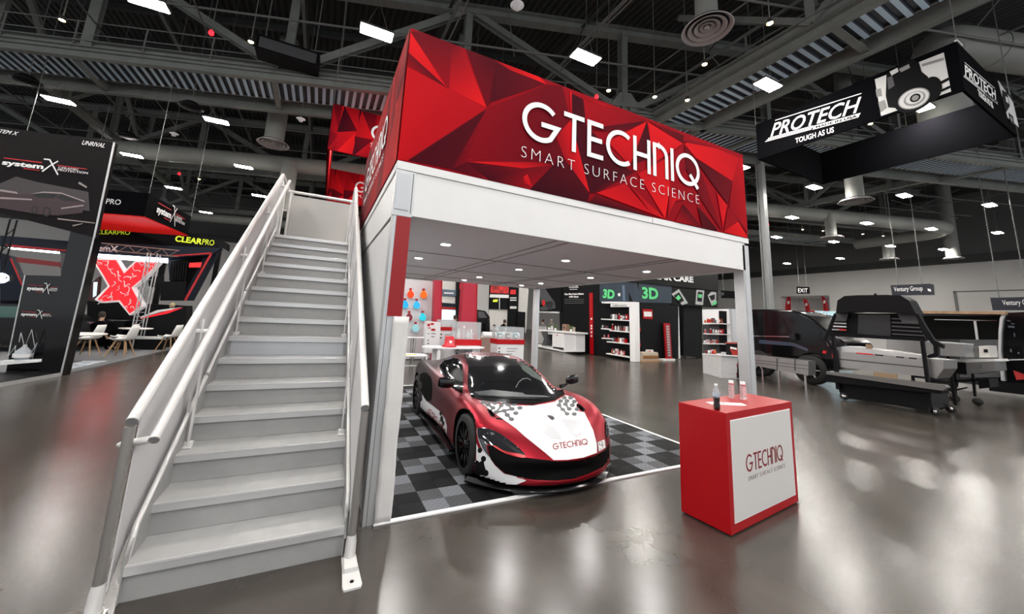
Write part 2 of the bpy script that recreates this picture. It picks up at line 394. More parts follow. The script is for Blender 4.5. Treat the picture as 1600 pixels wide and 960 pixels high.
for x,y in unseen: dup(lr, (x,y,9.0), label='white high bay lamp out of view')
# ------------------------------------------------------------------ double deck booth
W, D, H1, HBN, HT = 5.63, 6.5, 2.703, 3.234, 4.68
bt = root('double_deck_booth', 'white double-deck exhibition booth over the wrapped sports car', 'booth')
def shade(s):
    s = max(0, min(1, s)); t = s**1.5
    return (.028+.68*t, .0010+.008*t*t, .006+.006*t, 1)
def facetmat(name):
    m = bpy.data.materials.new(name); m.use_nodes = True; nt = m.node_tree; b = nt.nodes['Principled BSDF']
    a = nt.nodes.new('ShaderNodeVertexColor'); a.layer_name = 'print'
    nt.links.new(a.outputs['Color'], b.inputs['Base Color']); b.inputs['Roughness'].default_value = .75; b.inputs['Specular IOR Level'].default_value = .08
    tc = nt.nodes.new('ShaderNodeTexCoord'); n = nt.nodes.new('ShaderNodeTexNoise'); n.inputs['Scale'].default_value = 1.6; n.inputs['Detail'].default_value = 1
    nt.links.new(tc.outputs['Object'], n.inputs['Vector']); bp = nt.nodes.new('ShaderNodeBump'); bp.inputs['Strength'].default_value = .35; bp.inputs['Distance'].default_value = .05
    nt.links.new(n.outputs['Fac'], bp.inputs['Height']); nt.links.new(bp.outputs['Normal'], b.inputs['Normal'])
    return m
fmat = facetmat('printed_facets')
def facets(name, polys, M, parent):
    """printed triangles: each poly is [(u,v,shade)...], later ones laid over earlier ones"""
    vs = []; fs = []; cs = []
    for k,p in enumerate(polys):
        o = len(vs); vs += [M @ Vector((a[0],a[1],.0003*k)) for a in p]; fs.append(tuple(range(o,o+len(p)))); cs += [shade(a[2]) for a in p]
    me = bpy.data.meshes.new(name); me.from_pydata(vs, [], fs); ca = me.color_attributes.new('print', 'FLOAT_COLOR', 'CORNER')
    i = 0
    for p in me.polygons:
        for li in p.loop_indices: ca.data[li].color = cs[me.loops[li].vertex_index]
    me.materials.append(fmat); o = bpy.data.objects.new(name, me); COL.objects.link(o); o.parent = parent
    return o
def rnd_facets(w, h, seed, n=9):
    """a random fan of overlapping shaded triangles across a w by h panel"""
    R = random.Random(seed); out = [[(0,0,.6),(w,0,.5),(w,h,.55),(0,h,.6)]]
    hubs = [(w*(i+.5)/n*1.0, h*R.uniform(.2,.8)) for i in range(n)]
    for i,(hx,hy) in enumerate(hubs):
        rim = [(max(0,min(w,hx+dx*w/n*1.1)), yy) for dx,yy in ((-.9,0),(-.1,0),(.8,0),(1,h*.5),(.9,h),(0,h),(-.8,h),(-1,h*.4))]
        for j in range(8):
            a = rim[j]; b = rim[(j+1)%8]; s = R.choice([.1,.2,.35,.55,.7,.8,.95,.6])
            out.append([(hx,hy,min(1,s+.15)),(a[0],a[1],s),(b[0],b[1],max(0,s-.12))])
    return out
bn = root('fabric_banner', 'large red faceted fabric banner around the booth top with white lettering', 'banner')
A_ = lambda x,y,s: (600+x/5.333, 30+y/5.333, s)
B_ = lambda x,y,s: (880+x/4, 140+y/4, s)
C_ = lambda x,y,s: (600+x/5.333, 200+y/5.333, s)
raw = [
 [A_(190,400,.78),A_(540,585,.72),A_(855,745,.66),C_(190,275,.74),C_(105,262,.8),A_(120,900,.8)],
 [A_(215,115,1),A_(205,285,.92),A_(525,580,.85)], [A_(203,285,.25),A_(195,395,.5),A_(535,585,.3),A_(525,578,.15)],
 [A_(215,110,.28),A_(300,90,.3),A_(570,190,.28),A_(530,580,.5)], [A_(570,190,.28),A_(655,215,.45),A_(850,740,1),A_(540,585,.75)],
 [A_(680,230,.2),A_(930,330,.14),A_(1340,548,.25),A_(885,700,.14),A_(855,740,.32)],
 [A_(900,330,.4),A_(1290,475,1),A_(1350,548,1),A_(1050,430,.8)],
 [A_(855,745,.42),A_(1350,550,.30),A_(1480,560,.28),A_(1560,900,.3),C_(1600,460,.2),C_(1400,315,.25),C_(690,285,.42)],
 [A_(850,755,.16),C_(200,275,.12),C_(560,350,.16)], [A_(850,755,.42),C_(560,350,.25),C_(690,285,.4)], [C_(560,350,.15),C_(690,285,.2),C_(870,440,.3)],
 [C_(690,270,.7),C_(1140,200,.3),C_(690,282,.2)],
 [C_(690,290,.15),C_(1150,340,.3),C_(1400,315,.35),C_(1210,515,.5),C_(870,440,.1)], [C_(690,285,1),C_(1300,290,.5),C_(1400,315,.5),C_(1150,340,.9)],
 [C_(1190,390,.95),C_(1225,490,.9),C_(1160,460,.6),C_(1155,410,.7)], [C_(790,385,.8),C_(870,440,.8),C_(850,442,.4)],
 [C_(1400,320,.08),C_(1560,250,.2),B_(160,650,.15),B_(150,712,.1),C_(1210,520,.05)],
 [B_(-50,300,.5),B_(45,190,.9),B_(160,650,.9),B_(0,430,.5)],
 [B_(50,30,.05),B_(120,65,.1),B_(160,250,.15),B_(400,500,.12),B_(160,650,.1),B_(45,200,.1)], [B_(38,10,.9),B_(48,25,.9),B_(50,200,.7),B_(38,120,.6)],
 [B_(120,65,.6),B_(515,195,.42),B_(300,240,.5),B_(140,240,.55)], [B_(110,50,.85),B_(380,140,.6),B_(240,105,.7)],
 [B_(140,250,.2),B_(515,200,.1),B_(350,275,.3)], [B_(400,500,.15),B_(160,650,.12),B_(200,650,.2),B_(440,520,.2)],
 [B_(270,330,.8),B_(410,480,.7),B_(515,205,1)], [B_(515,205,.1),B_(410,480,.2),B_(560,420,.15)], [B_(520,205,.9),B_(740,340,.9),B_(560,470,.8)],
 [B_(525,200,.4),B_(745,290,.15),B_(740,340,.2)], [B_(740,340,.1),B_(560,470,.3),B_(480,520,.5)], [B_(460,530,.75),B_(640,430,.8),B_(660,620,.9),B_(630,810,1)],
 [B_(640,430,.6),B_(740,345,.5),B_(760,500,.35),B_(660,620,.6)],
 [B_(750,350,.3),B_(830,450,.35),B_(985,890,.4),B_(860,700,.3),B_(760,500,.2)],
 [B_(750,345,.9),B_(800,310,.9),B_(1090,430,.7),B_(1050,575,.8),B_(820,430,.9)], [B_(800,305,.6),B_(970,375,.4),B_(740,330,.3)],
 [B_(810,430,.1),B_(1050,575,.3),B_(1020,720,.3),B_(930,600,.15)], [B_(1090,425,.6),B_(1112,430,.7),B_(1145,900,.6),B_(1025,740,.45),B_(1050,575,.6)],
 [B_(950,640,.7),B_(1015,725,.9),B_(990,870,.9)], [B_(1020,740,.3),B_(1140,900,.1),B_(1090,820,.2)],
 [B_(1020,740,.5),B_(1085,820,.5),B_(995,890,.5)], [B_(1085,825,.95),B_(1145,930,.95),B_(990,893,.75)],
 [B_(200,655,.35),B_(560,800,.2),B_(150,712,.05)], [B_(200,650,.9),B_(380,590,.7),B_(545,780,.8)], [B_(395,590,.55),B_(630,812,.9),B_(545,780,.8)],
 [B_(640,812,.5),B_(690,700,.85),B_(760,690,.5),B_(660,620,.7)], [B_(690,828,.6),B_(740,720,.1),B_(860,865,.3)], [B_(830,730,.2),B_(960,885,.1),B_(860,868,.2)]]
polys = [[(0,HBN,.5),(W-.05,HBN,.5),(W-.05,HT,.5),(0,HT,.5)]]
for p in raw:
    q = []
    for x,y,s in p:
        v = at(x, y, y=0); q.append((min(max(v.x,0),W-.05), min(max(v.z,HBN),HT), s))
    polys.append(q)
Mf = frame((0,-.012,0),(1,0,0),(0,0,1))
bb = MB(); bb.box((0,0,HBN),(W-.05,.06,HT), mat('banner_red_cloth', (.45,.004,.010), .75, spec=.1)); fp = bb.build('front_panel', parent=bn)
facets('printed_front', polys, Mf, fp)
g0 = at(815,218,y=0)
lg = MB(); logo(lg, frame((1.345,-.030,3.835),(1,0,.0),(0,0,1)), 3.07, .50, txtw, .125, .001); lg.build('word_mark', parent=fp)
text('tagline', 'SMART SURFACE SCIENCE', frame((1.33,-.030,3.59),(1,0,.0),(0,0,1)), .205, txtw, fp, .001, 1.33, -.005)
s_ = MB(); s_.box((0,.06,HBN),(.06,3.9,HT), MATS['banner_red_cloth']); sp_ = s_.build('side_panel', parent=bn)
pp = [[(0,0,.5),(3.9,0,.75),(3.9,1.446,.7),(0,1.446,.5)]]
for a in ([(3.9,0,.9),(3.9,.9,.5),(3.3,.3,.7)],[(3.9,1.446,.7),(3.9,.9,.3),(3.5,.8,.25),(3.2,1.446,.6)],[(3.2,1.446,.35),(3.45,.7,.25),(3.1,0,.3),(2.9,0,.7),(3.0,1.446,.8)],[(2.9,0,.8),(3.1,0,.7),(3.45,.7,.9)],[(2.4,0,.45),(2.9,0,.35),(3,1.446,.3),(2.7,1.446,.5)],[(1.2,0,.3),(2.4,0,.6),(2.0,1.446,.75),(1.5,.8,.9)],[(0,0,.2),(1.2,0,.3),(1.5,.8,.55),(.7,1.446,.25),(0,1.2,.15)],[(0,0,.7),(.5,0,.5),(.3,.9,.3)]):
    pp.append(a)
facets('printed_side', pp, frame((-.012,3.9,HBN),(0,-1,0),(0,0,1)), sp_)
lg = MB(); logo(lg, frame((-.03,3.2,3.80),(0,-1,0),(0,0,1)), 2.3, .42, txtw, .125, .001); lg.build('word_mark', parent=sp_)
text('tagline', 'SMART SURFACE SCIENCE', frame((-.03,3.2,3.58),(0,-1,0),(0,0,1)), .15, txtw, sp_, .001, 1.33, -.003)
s2 = MB(); s2.box((W-.11,.06,HBN),(W-.05,3.9,HT), MATS['banner_red_cloth']); s2.build('side_panel', parent=bn)
# frame of the deck
fa = MB()
fa.box((.175,.0,H1),(W-.13,.05,HBN-.085), white); fa.box((-.0,-.012,HBN-.085),(W-.03,.09,HBN), white)
fa.build('front_fascia', parent=bt, bevel=.004)
MB().box((3.43,-.0135,HBN-.083),(3.436,.0,HBN-.002), dgrey).build('seam', parent=bt)
MB().box((-.0,.09,HBN-.085),(.05,D,HBN), white).box((W-.08,.09,H1),(W-.03,D,HBN), white).box((.05,D-.05,H1),(W-.03,D,HBN), white).build('side_fascia', parent=bt)
MB().box((.06,.05,H1+.31),(W-.08,D-.05,HBN-.04), dgrey).build('deck_floor', parent=bt)
soffitm = mat('soffit_lilac_grey', (.86,.84,.87), .6)
sf = MB(); sf.box((.05,.05,H1+.02),(W-.08,D-.05,H1+.05), soffitm).build('soffit', parent=bt)
so = [o for o in COL.objects if o.name == 'soffit'][0]
sl = MB()
for x in (1.95, 2.13, 3.95, 4.10): sl.box((x-.004,.06,H1+.012),(x+.004,D-.06,H1+.021), pipem)
for y in (2.15, 4.0, 5.6): sl.box((.06,y-.005,H1+.012),(W-.1,y+.005,H1+.021), pipem)
sl.build('panel_joint', parent=so)
first = None
for x in (.93,2.92,4.70):
    for y in (1.27,2.82,4.85,5.9):
        if first is None:
            first = MB().lathe([(.072,0),(.078,-.006),(.062,-.008),(.055,.004)], 24, white).build('downlight', parent=so, loc=(x,y,H1+.018))
            first['label'] = 'round recessed downlight'
            continue
        c = first.copy(); COL.objects.link(c); c.location = (x,y,H1+.018)
lens = None
for x in (.93,2.92,4.70):
    for y in (1.27,2.82,4.85,5.9):
        if lens is None: lens = MB().lathe([(0,-.004),(.058,-.004)], 20, downw).build('lamp_lens', parent=so, loc=(x,y,H1+.018)); continue
        c = lens.copy(); COL.objects.link(c); c.location = (x,y,H1+.018)
# posts
def post(x0, y0, x1, y1, h, nm='corner_post'):
    p = MB().box((x0,y0,0),(x1,y1,h), alu)
    w_ = .012
    p.box((x0+.03,y0-.002,0),(x0+.034,y0,h), dgrey)
    return p.build(nm, parent=bt, bevel=.006)
post(.015,.0,.105,.16,HBN-.09); MB().box((-.0,-.006,H1-.014),(.19,.02,HBN-.086), alu).build('corner_bracket', parent=bt, bevel=.002)
MB().box((.012,-.014,H1+.045),(.148,-.006,HBN-.12), alup).box((.165,-.010,H1+.02),(.172,.0,HBN-.1), dgrey).build('junction_box', parent=bt, bevel=.003)
post(W-.19,.0,W-.03,.16,HBN-.12); post(W-.19,D-.2,W-.05,D-.04,H1); post(.015,D-.2,.105,D-.04,H1)
cl = MB(); n = 26
vs = []; R = random.Random(3)
for i in range(n+1):
    z = 1.74*i/n
    for j,x in enumerate((.103,.14,.18,.215,.245)):
        vs.append((x + (R.uniform(-.004,.004) if j in(0,4) else 0), -.006 + (R.uniform(-.007,.007)), z))
cl.add(vs, [(i*5+j,i*5+j+1,(i+1)*5+j+1,(i+1)*5+j) for i in range(n) for j in range(4)], cream, True)
co = cl.build('fabric_cover', parent=bt); md = co.modifiers.new('t','SOLIDIFY'); md.thickness = .012; md.offset = -1
rp = MB().box((.045,-.008,1.74),(.180,.0,H1-.018), mat('dark_red_panel', (.30,.003,.006), .45)); rp.build('red_panel', parent=bt)
MB().box((.12,.0,1.74),(.18,.02,H1), alu).box((.12,.004,0),(.2,.02,1.74), cream).build('infill_panel', parent=bt)
# side wall beside the stair: white panels with a shadow joint
sw = MB()
for y0,y1 in ((.165,1.2),(1.205,2.4),(2.405,3.6),(3.605,4.8),(4.805,6.3)): sw.box((.03,y0,.0),(.055,y1,H1-.01), white); sw.box((.015,y0,H1+.01),(.05,y1,HBN-.087), white)
sw.build('side_wall_panel', parent=bt); MB().box((.035,.16,H1-.012),(.05,6.3,H1+.012), dgrey).build('shadow_joint', parent=bt)
# checkered interlocking mat
mt = root('interlocking_floor_mat', 'black and grey checkered interlocking floor mat under the sports car', 'floor mat')
def tilemat(name, c, s):
    m = mat(name, c, .7, spec=.12); nt = m.node_tree; b = nt.nodes['Principled BSDF']
    tc = nt.nodes.new('ShaderNodeTexCoord'); ck = nt.nodes.new('ShaderNodeTexChecker'); ck.inputs['Scale'].default_value = 30
    ck.inputs['Color1'].default_value = (*c,1); ck.inputs['Color2'].default_value = (*[v*s for v in c],1)
    nt.links.new(tc.outputs['Object'], ck.inputs['Vector']); nt.links.new(ck.outputs['Color'], b.inputs['Base Color'])
    bp = nt.nodes.new('ShaderNodeBump'); bp.inputs['Strength'].default_value = .4; bp.inputs['Distance'].default_value = .003
    nt.links.new(ck.outputs['Fac'], bp.inputs['Height']); nt.links.new(bp.outputs['Normal'], b.inputs['Normal'])
    return m
tk = [tilemat('tile_black_a',(.006,.006,.007),.7), tilemat('tile_black_b',(.011,.012,.013),.7)]
tg = [tilemat('tile_grey_a',(.17,.18,.20),.85), tilemat('tile_grey_b',(.08,.083,.09),.85)]
mm = {}
for i in range(20):
    for j in range(28):
        sq = (i//2 + j//2) % 2; sub = (i+j) % 2
        m = (tk if sq == 0 else tg)[sub]
        x = .12+.225*i; y = .02+.21*j
        mm.setdefault(m.name, (MB(), m))[0].box((x+.0012,y+.0012,.001),(x+.2238,y+.2088,.014), m)
for k,(b_,m) in mm.items():
    b_.build('black_tiles' if 'black' in k else 'grey_tiles', parent=mt)
MB().box((.12,.02,0),(4.62,5.9,.004), black).build('underlay', parent=mt)
e = MB()
for i in range(5): e.box((.1+.9075*i,-.03,0),(.1+.9075*(i+1)-.003,.02,.016), txtw)
e.box((4.62,-.03,0),(4.67,5.9,.016), txtw); e.box((.12,5.9,0),(4.67,5.95,.016), txtw)
e.build('edge_ramp', parent=mt, bevel=.003)

# ------------------------------------------------------------------ staircase
X0, X1, Y0, RUN, RISE, NS = -1.373, -.159, -.3459, .3176, .2034, 15
st = root('staircase', 'grey aluminium staircase with white handrails climbing to the booth deck', 'staircase')
t0 = None
for k in range(NS-1):
    y = k*RUN; z = k*RISE
    if k == 0:
        t0 = MB().box((X0,Y0+.022,RISE-.034),(X1,Y0+RUN+.03,RISE-.002), treadm).build('tread', parent=st)
        n0 = MB().box((X0,Y0,RISE-.055),(X1,Y0+.024,RISE), nosem).box((X0+.001,Y0-.0015,RISE-.012),(X1-.001,Y0+.001,RISE-.008), alu).build('nosing', parent=st, bevel=.003)
        r0 = MB().box((X0,Y0+.024,0),(X1,Y0+.04,RISE-.034), stairgrey).build('riser', parent=st)
        n0['label'] = 'bright metal step edge'
    else:
        for o in (t0,n0,r0):
            c = o.copy(); COL.objects.link(c); c.location = (0,y,z)
y = Y0+(NS-1)*RUN; z = NS*RISE
MB().box((X0,y+.024,z-RISE),(X1,y+.04,z-.034), stairgrey).build('riser', parent=st)
MB().box((X0-.08,y,z-.055),(.02,y+.024,z), nosem).build('nosing', parent=st, bevel=.003)
MB().box((X0-.08,y+.022,z-.05),(.02,5.05,z-.002), treadm).build('landing', parent=st)
lp = MB().box((X0+.03,Y0+6*RUN+.012,6*RISE+.0),(X1-.03,Y0+6*RUN+.0245,7*RISE-.057), alup)
for x in (X0+.09,X1-.09):
    for zz in (.05,.10): lp.lathe([(0,-.002),(.009,-.002),(.009,.003)], 10, black, c=(x,Y0+6*RUN+.012,6*RISE+zz), M=Matrix.Rotation(PI/2,3,'X').to_4x4())
lp.build('bolted_riser_plate', parent=st)
SL = RISE/RUN
def zn(y): return RISE + SL*(y-Y0)              # nosing line
for sx in (X0-.006, X1-.0):
    ys = [Y0, Y0+14*RUN]
    MB().prism([(Y0-.0,0),(Y0-.0,RISE+.06),(ys[1],zn(ys[1])+.06),(5.05,zn(ys[1])+.0),(5.05,zn(ys[1])-.3),(ys[1],zn(ys[1])-.36),(Y0+.45,0)], (.006,0,0), stairgrey, o=(sx,0,0), u=(0,1,0), v=(0,0,1)).build('stringer', parent=st)
def railing(side, xm, xi, xs):
    """side -1 is the left one; xm main rail, xi inner rail, xs stair edge"""
    RS = .652; zr = lambda y: 1.05 + RS*(y+.407)
    zi = lambda y: zr(y) - .135
    ye = 4.6
    rr = MB()
    rr.tube([(xm,-.41,zr(-.41)),(xm,ye,zr(ye)),(xm+(.1 if side<0 else 0),5.0,4.12)], .031, 16, railm).build('handrail', parent=st)
    d = Vector((0,1,RS)).normalized()
    M = frame((xm,-.41,zr(-.41)), (1,0,0), Vector((0,-RS,1)))
    c = Vector((xm,-.41,zr(-.41)))
    MB().tube([c-d*.006, c+d*.002], .0305, 16, capm).build('end_cap', parent=st)
    if side < 0: MB().tube([(xi,-.39,zi(-.39)),(xi,ye+.1,zi(ye+.1))], .029, 16, railm).build('inner_handrail', parent=st)
    c = Vector((xi,-.39,zi(-.39)))
    if side < 0: MB().tube([c-d*.006, c+d*.002], .0285, 16, capm).build('end_cap', parent=st)
    # white infill sheet between bar and rail
    zb = lambda y: zn(y)+.10
    xp = xm - side*.018
    MB().prism([(-.33,.08),(-.33,zr(-.33)-.02),(ye-.05,zr(ye-.05)-.02),(ye-.05,zb(ye-.05)-.12),(-.22,zb(-.22)-.14)], (.008*side,0,0), mat('infill_white', (.74,.73,.74), .5), o=(xp,0,0), u=(0,1,0)).build('infill_sheet', parent=st)
    xb = xs + side*.012
    MB().tube([(xb,-.30,.10),(xb,-.27,.25),(xb,-.22,zb(-.22)+.0),(xb,.9,zb(.9))], .016, 10, railm).tube([(xb,.93,zb(.93)),(xb,2.2,zb(2.2))], .016, 10, railm).tube([(xb,2.23,zb(2.23)),(xb,4.3,zb(4.3)-.03)], .016, 10, railm).build('bottom_bar', parent=st)
    # lowest post with its foot
    yb = -.42
    MB().tube([(xm,yb,.03),(xm,yb,zr(yb)-.02)], .027, 14, railside).build('post', parent=st)
    ft = MB()
    ft.prism([(-.052,-.30),(.052,-.30),(.06,-.27),(.05,-.06),(.05,.05),(-.05,.05),(-.05,-.06),(-.06,-.27)], (0,0,.012), railm, o=(xm,yb,0), u=(1,0,0), v=(0,1,0))
    ft.prism([(-.045,-.14),(.045,-.14),(.038,.03),(-.038,.03)], (0,0,.03), railm, o=(xm,yb,.01), u=(1,0,0), v=(0,1,0))
    ft.lathe([(.038,.0),(.036,.10),(.030,.15)], 16, railm, c=(xm,yb,.03))
    ft.build('foot_plate', parent=st, bevel=.006); MB().lathe([(0,.016),(.013,.016),(.013,.010)], 12, black, c=(xm,yb-.235,0)).build('bolt', parent=st)
    for k in (2,6,10,14):
        yp = Y0+k*RUN+.2; zt = (k+1)*RISE; xk = xs - side*.03
        q = MB(); q.beam((xk,yp,zt),(xk,yp,zi(yp)-.02), .012, .045, railm, up=(0,1,0)); q.beam((xk+side*.05,yp+.05,zt-.05),(xk+side*.05,yp+.05,zr(yp+.05)-.03), .012, .045, railm, up=(0,1,0))
        q.build('post', parent=st)
        f = MB(); f.box((xk-.03,yp-.06,zt),(xk+.03,yp+.03,zt+.008), railm); f.box((xk-.03,yp-.01,zt),(xk+.03,yp+.03,zt+.04), railm)
        f.build('foot_bracket', parent=st, bevel=.004)
        if side < 0: MB().tube([(xm,yp+.05,zi(yp+.05)),(xm+(xi-xm)*.3,yp+.05,zi(yp+.05)),(xi,yp+.05,zi(yp+.05))], [.02,.024,.022], 10, railm).build('rail_bracket', parent=st)
    if side < 0: MB().tube([(xm+side*.06,yb+.05,zi(yb)-.0),(xm+side*.03,yb+.05,zi(yb)),(xi,yb+.05,zi(yb)+.02)], [.008,.024,.022], 12, railm).build('rail_bracket', parent=st)
railing(-1, -1.45, -1.335, X0)
railing(1, -.112, -.112, X1)
# landing guard
lg_ = MB(); zl = NS*RISE
lg_.box((-1.27,4.965,zl+.02),(-.13,4.98,4.04), mat('guard_grey', (.50,.49,.47), .6)); lg_.build('guard_panel', parent=st)
MB().tube([(-1.36,4.97,4.11),(-.06,4.97,4.11)], .03, 14, railm).tube([(-1.30,4.97,zl),(-1.30,4.97,4.11)], .025, 12, railm).tube([(-.12,4.97,zl),(-.12,4.97,4.11)], .022, 12, railm).build('guard_rail', parent=st)
MB().box((-1.46,4.62,zl-.1),(-1.445,4.98,4.05), mat('infill_white')).tube([(-1.45,4.6,zl-.1),(-1.45,4.6,4.3)], .025, 12, railm).tube([(-1.42,5.0,zl-.1),(-1.42,5.0,4.1)], .022, 12, railm).build('landing_side_panel', parent=st)

# ------------------------------------------------------------------ counter with bottles and flyers
cr = root('display_counter', 'red promotional counter with a white lettered front panel', 'counter', (2.90,-1.27,0), math.atan2(.14,1.36))
cw, cd, ch = 1.367, .46, 1.02
MB().box((0,0,.012),(cw,cd,ch), redflat).build('cabinet', parent=cr, bevel=.004)
MB().box((.02,.02,0),(cw-.02,cd-.02,.014), black).build('plinth', parent=cr)
pn = MB().box((.075,-.006,.10),(cw-.075,.002,ch-.075), mat('panel_off_white', (.70,.68,.66), .4)).build('front_panel', parent=cr, bevel=.002)
MB().box((.068,-.004,.093),(cw-.068,.001,ch-.068), txtw).build('panel_trim', parent=cr)
lg = MB(); logo(lg, frame((.305,-.007,.47),(1,0,0),(0,0,1)), .75, .155, mat('logo_maroon', (.22,.006,.012), .5), .11, .001); lg.build('word_mark', parent=pn)
text('tagline', 'SMART SURFACE SCIENCE', frame((.325,-.008,.395),(1,0,0),(0,0,1)), .058, mat('logo_grey', (.25,.2,.2), .5), pn, .0005, 1.15, -.001)
Mc = cr.matrix_basis.copy() if False else Matrix.Translation((2.90,-1.27,0)) @ Matrix.Rotation(math.atan2(.14,1.36), 4, 'Z')
def on_counter(x, y): v = Mc @ Vector((x,y,ch)); return (v.x,v.y,v.z)
cola = root('cola_bottle', 'plastic bottle of dark cola standing on the red counter', 'bottle', on_counter(.045,.10))
MB().lathe([(0,.002),(.022,.0),(.030,.012),(.030,.05),(.027,.075),(.031,.10),(.0315,.125)], 24, mat('cola', (.008,.003,.002), .08, coat=1)).lathe([(0,.125),(.0315,.125)], 24, mat('cola')).build('drink', parent=cola)
pet = glassmat('clear_plastic', (.95,.97,1), .28)
MB().lathe([(.0325,.125),(.033,.165),(.030,.18),(.021,.21),(.013,.225),(.013,.24)], 24, pet).build('bottle_neck', parent=cola)
MB().lathe([(.0335,.135),(.0335,.165)], 24, mat('label_blue_white', (.45,.5,.7), .5, noise=.7, nscale=60)).build('label', parent=cola)
MB().lathe([(.015,.238),(.016,.254),(.014,.258),(0,.258)], 20, txtw).build('cap', parent=cola)
cola.scale = (.92,)*3
fl = root('flyer_stack', 'small stack of white printed flyers lying on the red counter', 'flyers', on_counter(.42,.22), -.45)
for k in range(4): MB().box((-.17+.012*k,-.055+.004*k,.002*k),(.17+.01*k,.055-.003*k,.002*k+.0016), mat('paper', (.85,.85,.84), .6)).build('flyer', parent=fl)
MB().box((-.09,-.01,.0077),(.0,.004,.0082), dgrey).box((.03,.01,.0077),(.10,.016,.0082), txtr).box((-.1,-.03,.0077),(-.02,-.026,.0082), dgrey).build('print', parent=fl)
def sample(name, loc, label, rz):
    r = root(name, label, 'bottle', loc, rz, 'clear sample bottles on the red counter')
    MB().box((-.026,-.012,.0),(.026,.012,.115), acrylic).build('body', parent=r, bevel=.006)
    MB().box((-.022,-.0135,.022),(.022,.0135,.10), mat('label_pink_white', (.75,.52,.52), .5, noise=.3, nscale=45)).build('label', parent=r)
    MB().box((-.024,-.0137,.0),(.024,.0137,.018), mat('label_base_white', (.85,.75,.75), .5)).build('base_label', parent=r)
    MB().lathe([(.018,.112),(.018,.134),(0,.134)], 14, txtw).build('cap', parent=r)
    MB().lathe([(.019,.104),(.019,.113)], 14, txtr).build('collar', parent=r); r.scale = (1.4,)*3; return r
sample('sample_bottle', on_counter(.855,.37), 'clear sample bottle with a red collar, the farther one on the red counter', .3)
sample('sample_bottle', on_counter(.90,.27), 'clear sample bottle with a pink label, the nearer one on the red counter', .1)
# ------------------------------------------------------------------ roof framing
ceil = [o for o in COL.objects if o.name == 'ceiling'][0]
def P3(p, z): return (p[0], p[1], z)
O_ = Vector((-2.74, 12.05, 0))                      # on the near edge of the long catwalk
def on(s, off=0, z=0): v = O_ + AX*s + Vector((0,off,0)); return Vector((v.x, v.y, z))
for i in range(24):                                  # purlins along the hall
    off = -26 + i*2.9
    MB().ibeam(on(-34,off,14.85), on(56,off,14.85), .16, .38, steeld, t=.02).build('purlin', parent=ceil)
for i in range(13):                                  # open-web joists across it
    x = -24.3+5.45*i; j = MB(); y0 = -13; y1 = 49.5
    j.beam((x,y0,14.5),(x,y1,14.5), .12, .07, steeld).beam((x,y0,13.7),(x,y1,13.7), .12, .07, steel)
    k = 0; y = y0
    while y < y1-1:
        j.beam((x,y,13.7 if k%2 else 14.5),(x,y+1.3,14.5 if k%2 else 13.7), .04, .04, steeld); y += 1.3; k += 1
    j.build('joist', parent=ceil)
def truss(label, off, s0, s1, zb=10.75, zt=14.6, step=6.87, full=True, ph=0):
    r = root('roof_truss', label, 'truss')
    T = lambda s, z: on(s, off, z)
    MB().ibeam(T(s0,zb), T(s1,zb), .40, .42, steel).build('bottom_chord', parent=r)
    MB().ibeam(T(s0,zt), T(s1,zt), .40, .42, steel).build('top_chord', parent=r)
    k0 = math.ceil(s0/step); k1 = math.floor(s1/step)
    for k in range(k0, k1+1):
        MB().ibeam(T(k*step,zb), T(k*step,zt), .30, .30, steel, up=(0,1,0)).build('strut', parent=r)
        if (k+ph) % 2 == 0:
            for d in (-1,1):
                if s0 < (k+d)*step < s1: MB().ibeam(T(k*step+d*.25,zb+.1), T((k+d)*step-d*.2,zt-.1), .28, .28, steel, up=(0,1,0)).build('diagonal', parent=r)
            MB().prism([(-.7,.2),(.7,.2),(.25,.85),(-.25,.85)], (0,.03,0), steel, o=T(k*step,zb)+Vector((0,-.17,0)), u=AX, v=(0,0,1)).build('gusset', parent=r)
    return r
truss('grey steel roof truss standing on the near edge of the long catwalk', 0, -30, 54)
truss('grey steel roof truss behind the long catwalk, above the long round duct', 13.5, -30, 52, 11.0)
truss('grey steel roof truss farthest back, over the far booths', 27, -30, 50, 11.0)
truss('grey steel roof truss closest overhead, cut by the top of the photo', -13.5, -12, 30, 10.9, ph=1)
def yt(x, label, y0, y1, zb=11.0):
    r = root('roof_truss', label, 'truss')
    MB().ibeam((x,y0,zb),(x,y1,zb), .34, .36, steel).build('bottom_chord', parent=r)
    k = 0; y = y0
    while y+4.4 <= y1:
        MB().ibeam((x,y,zb),(x,y,14.4), .24, .24, steel, up=(1,0,0)).build('strut', parent=r)
        MB().beam((x,y,zb if k%2 else 14.4),(x,y+4.4,14.4 if k%2 else zb), .2, .2, steel, up=(1,0,0)).build('diagonal', parent=r)
        y += 4.4; k += 1
yt(11.5, 'grey steel truss running away from the camera above the right catwalk', -12, 8.5, 10.75)
yt(30.5, 'grey steel truss crossing far right, before the far wall', -12, 40)
yt(-12.5, 'grey steel truss crossing at far left behind the dark billboard', 16, 46)
yt(3.9, 'grey steel truss crossing behind the big banner', 11, 46)
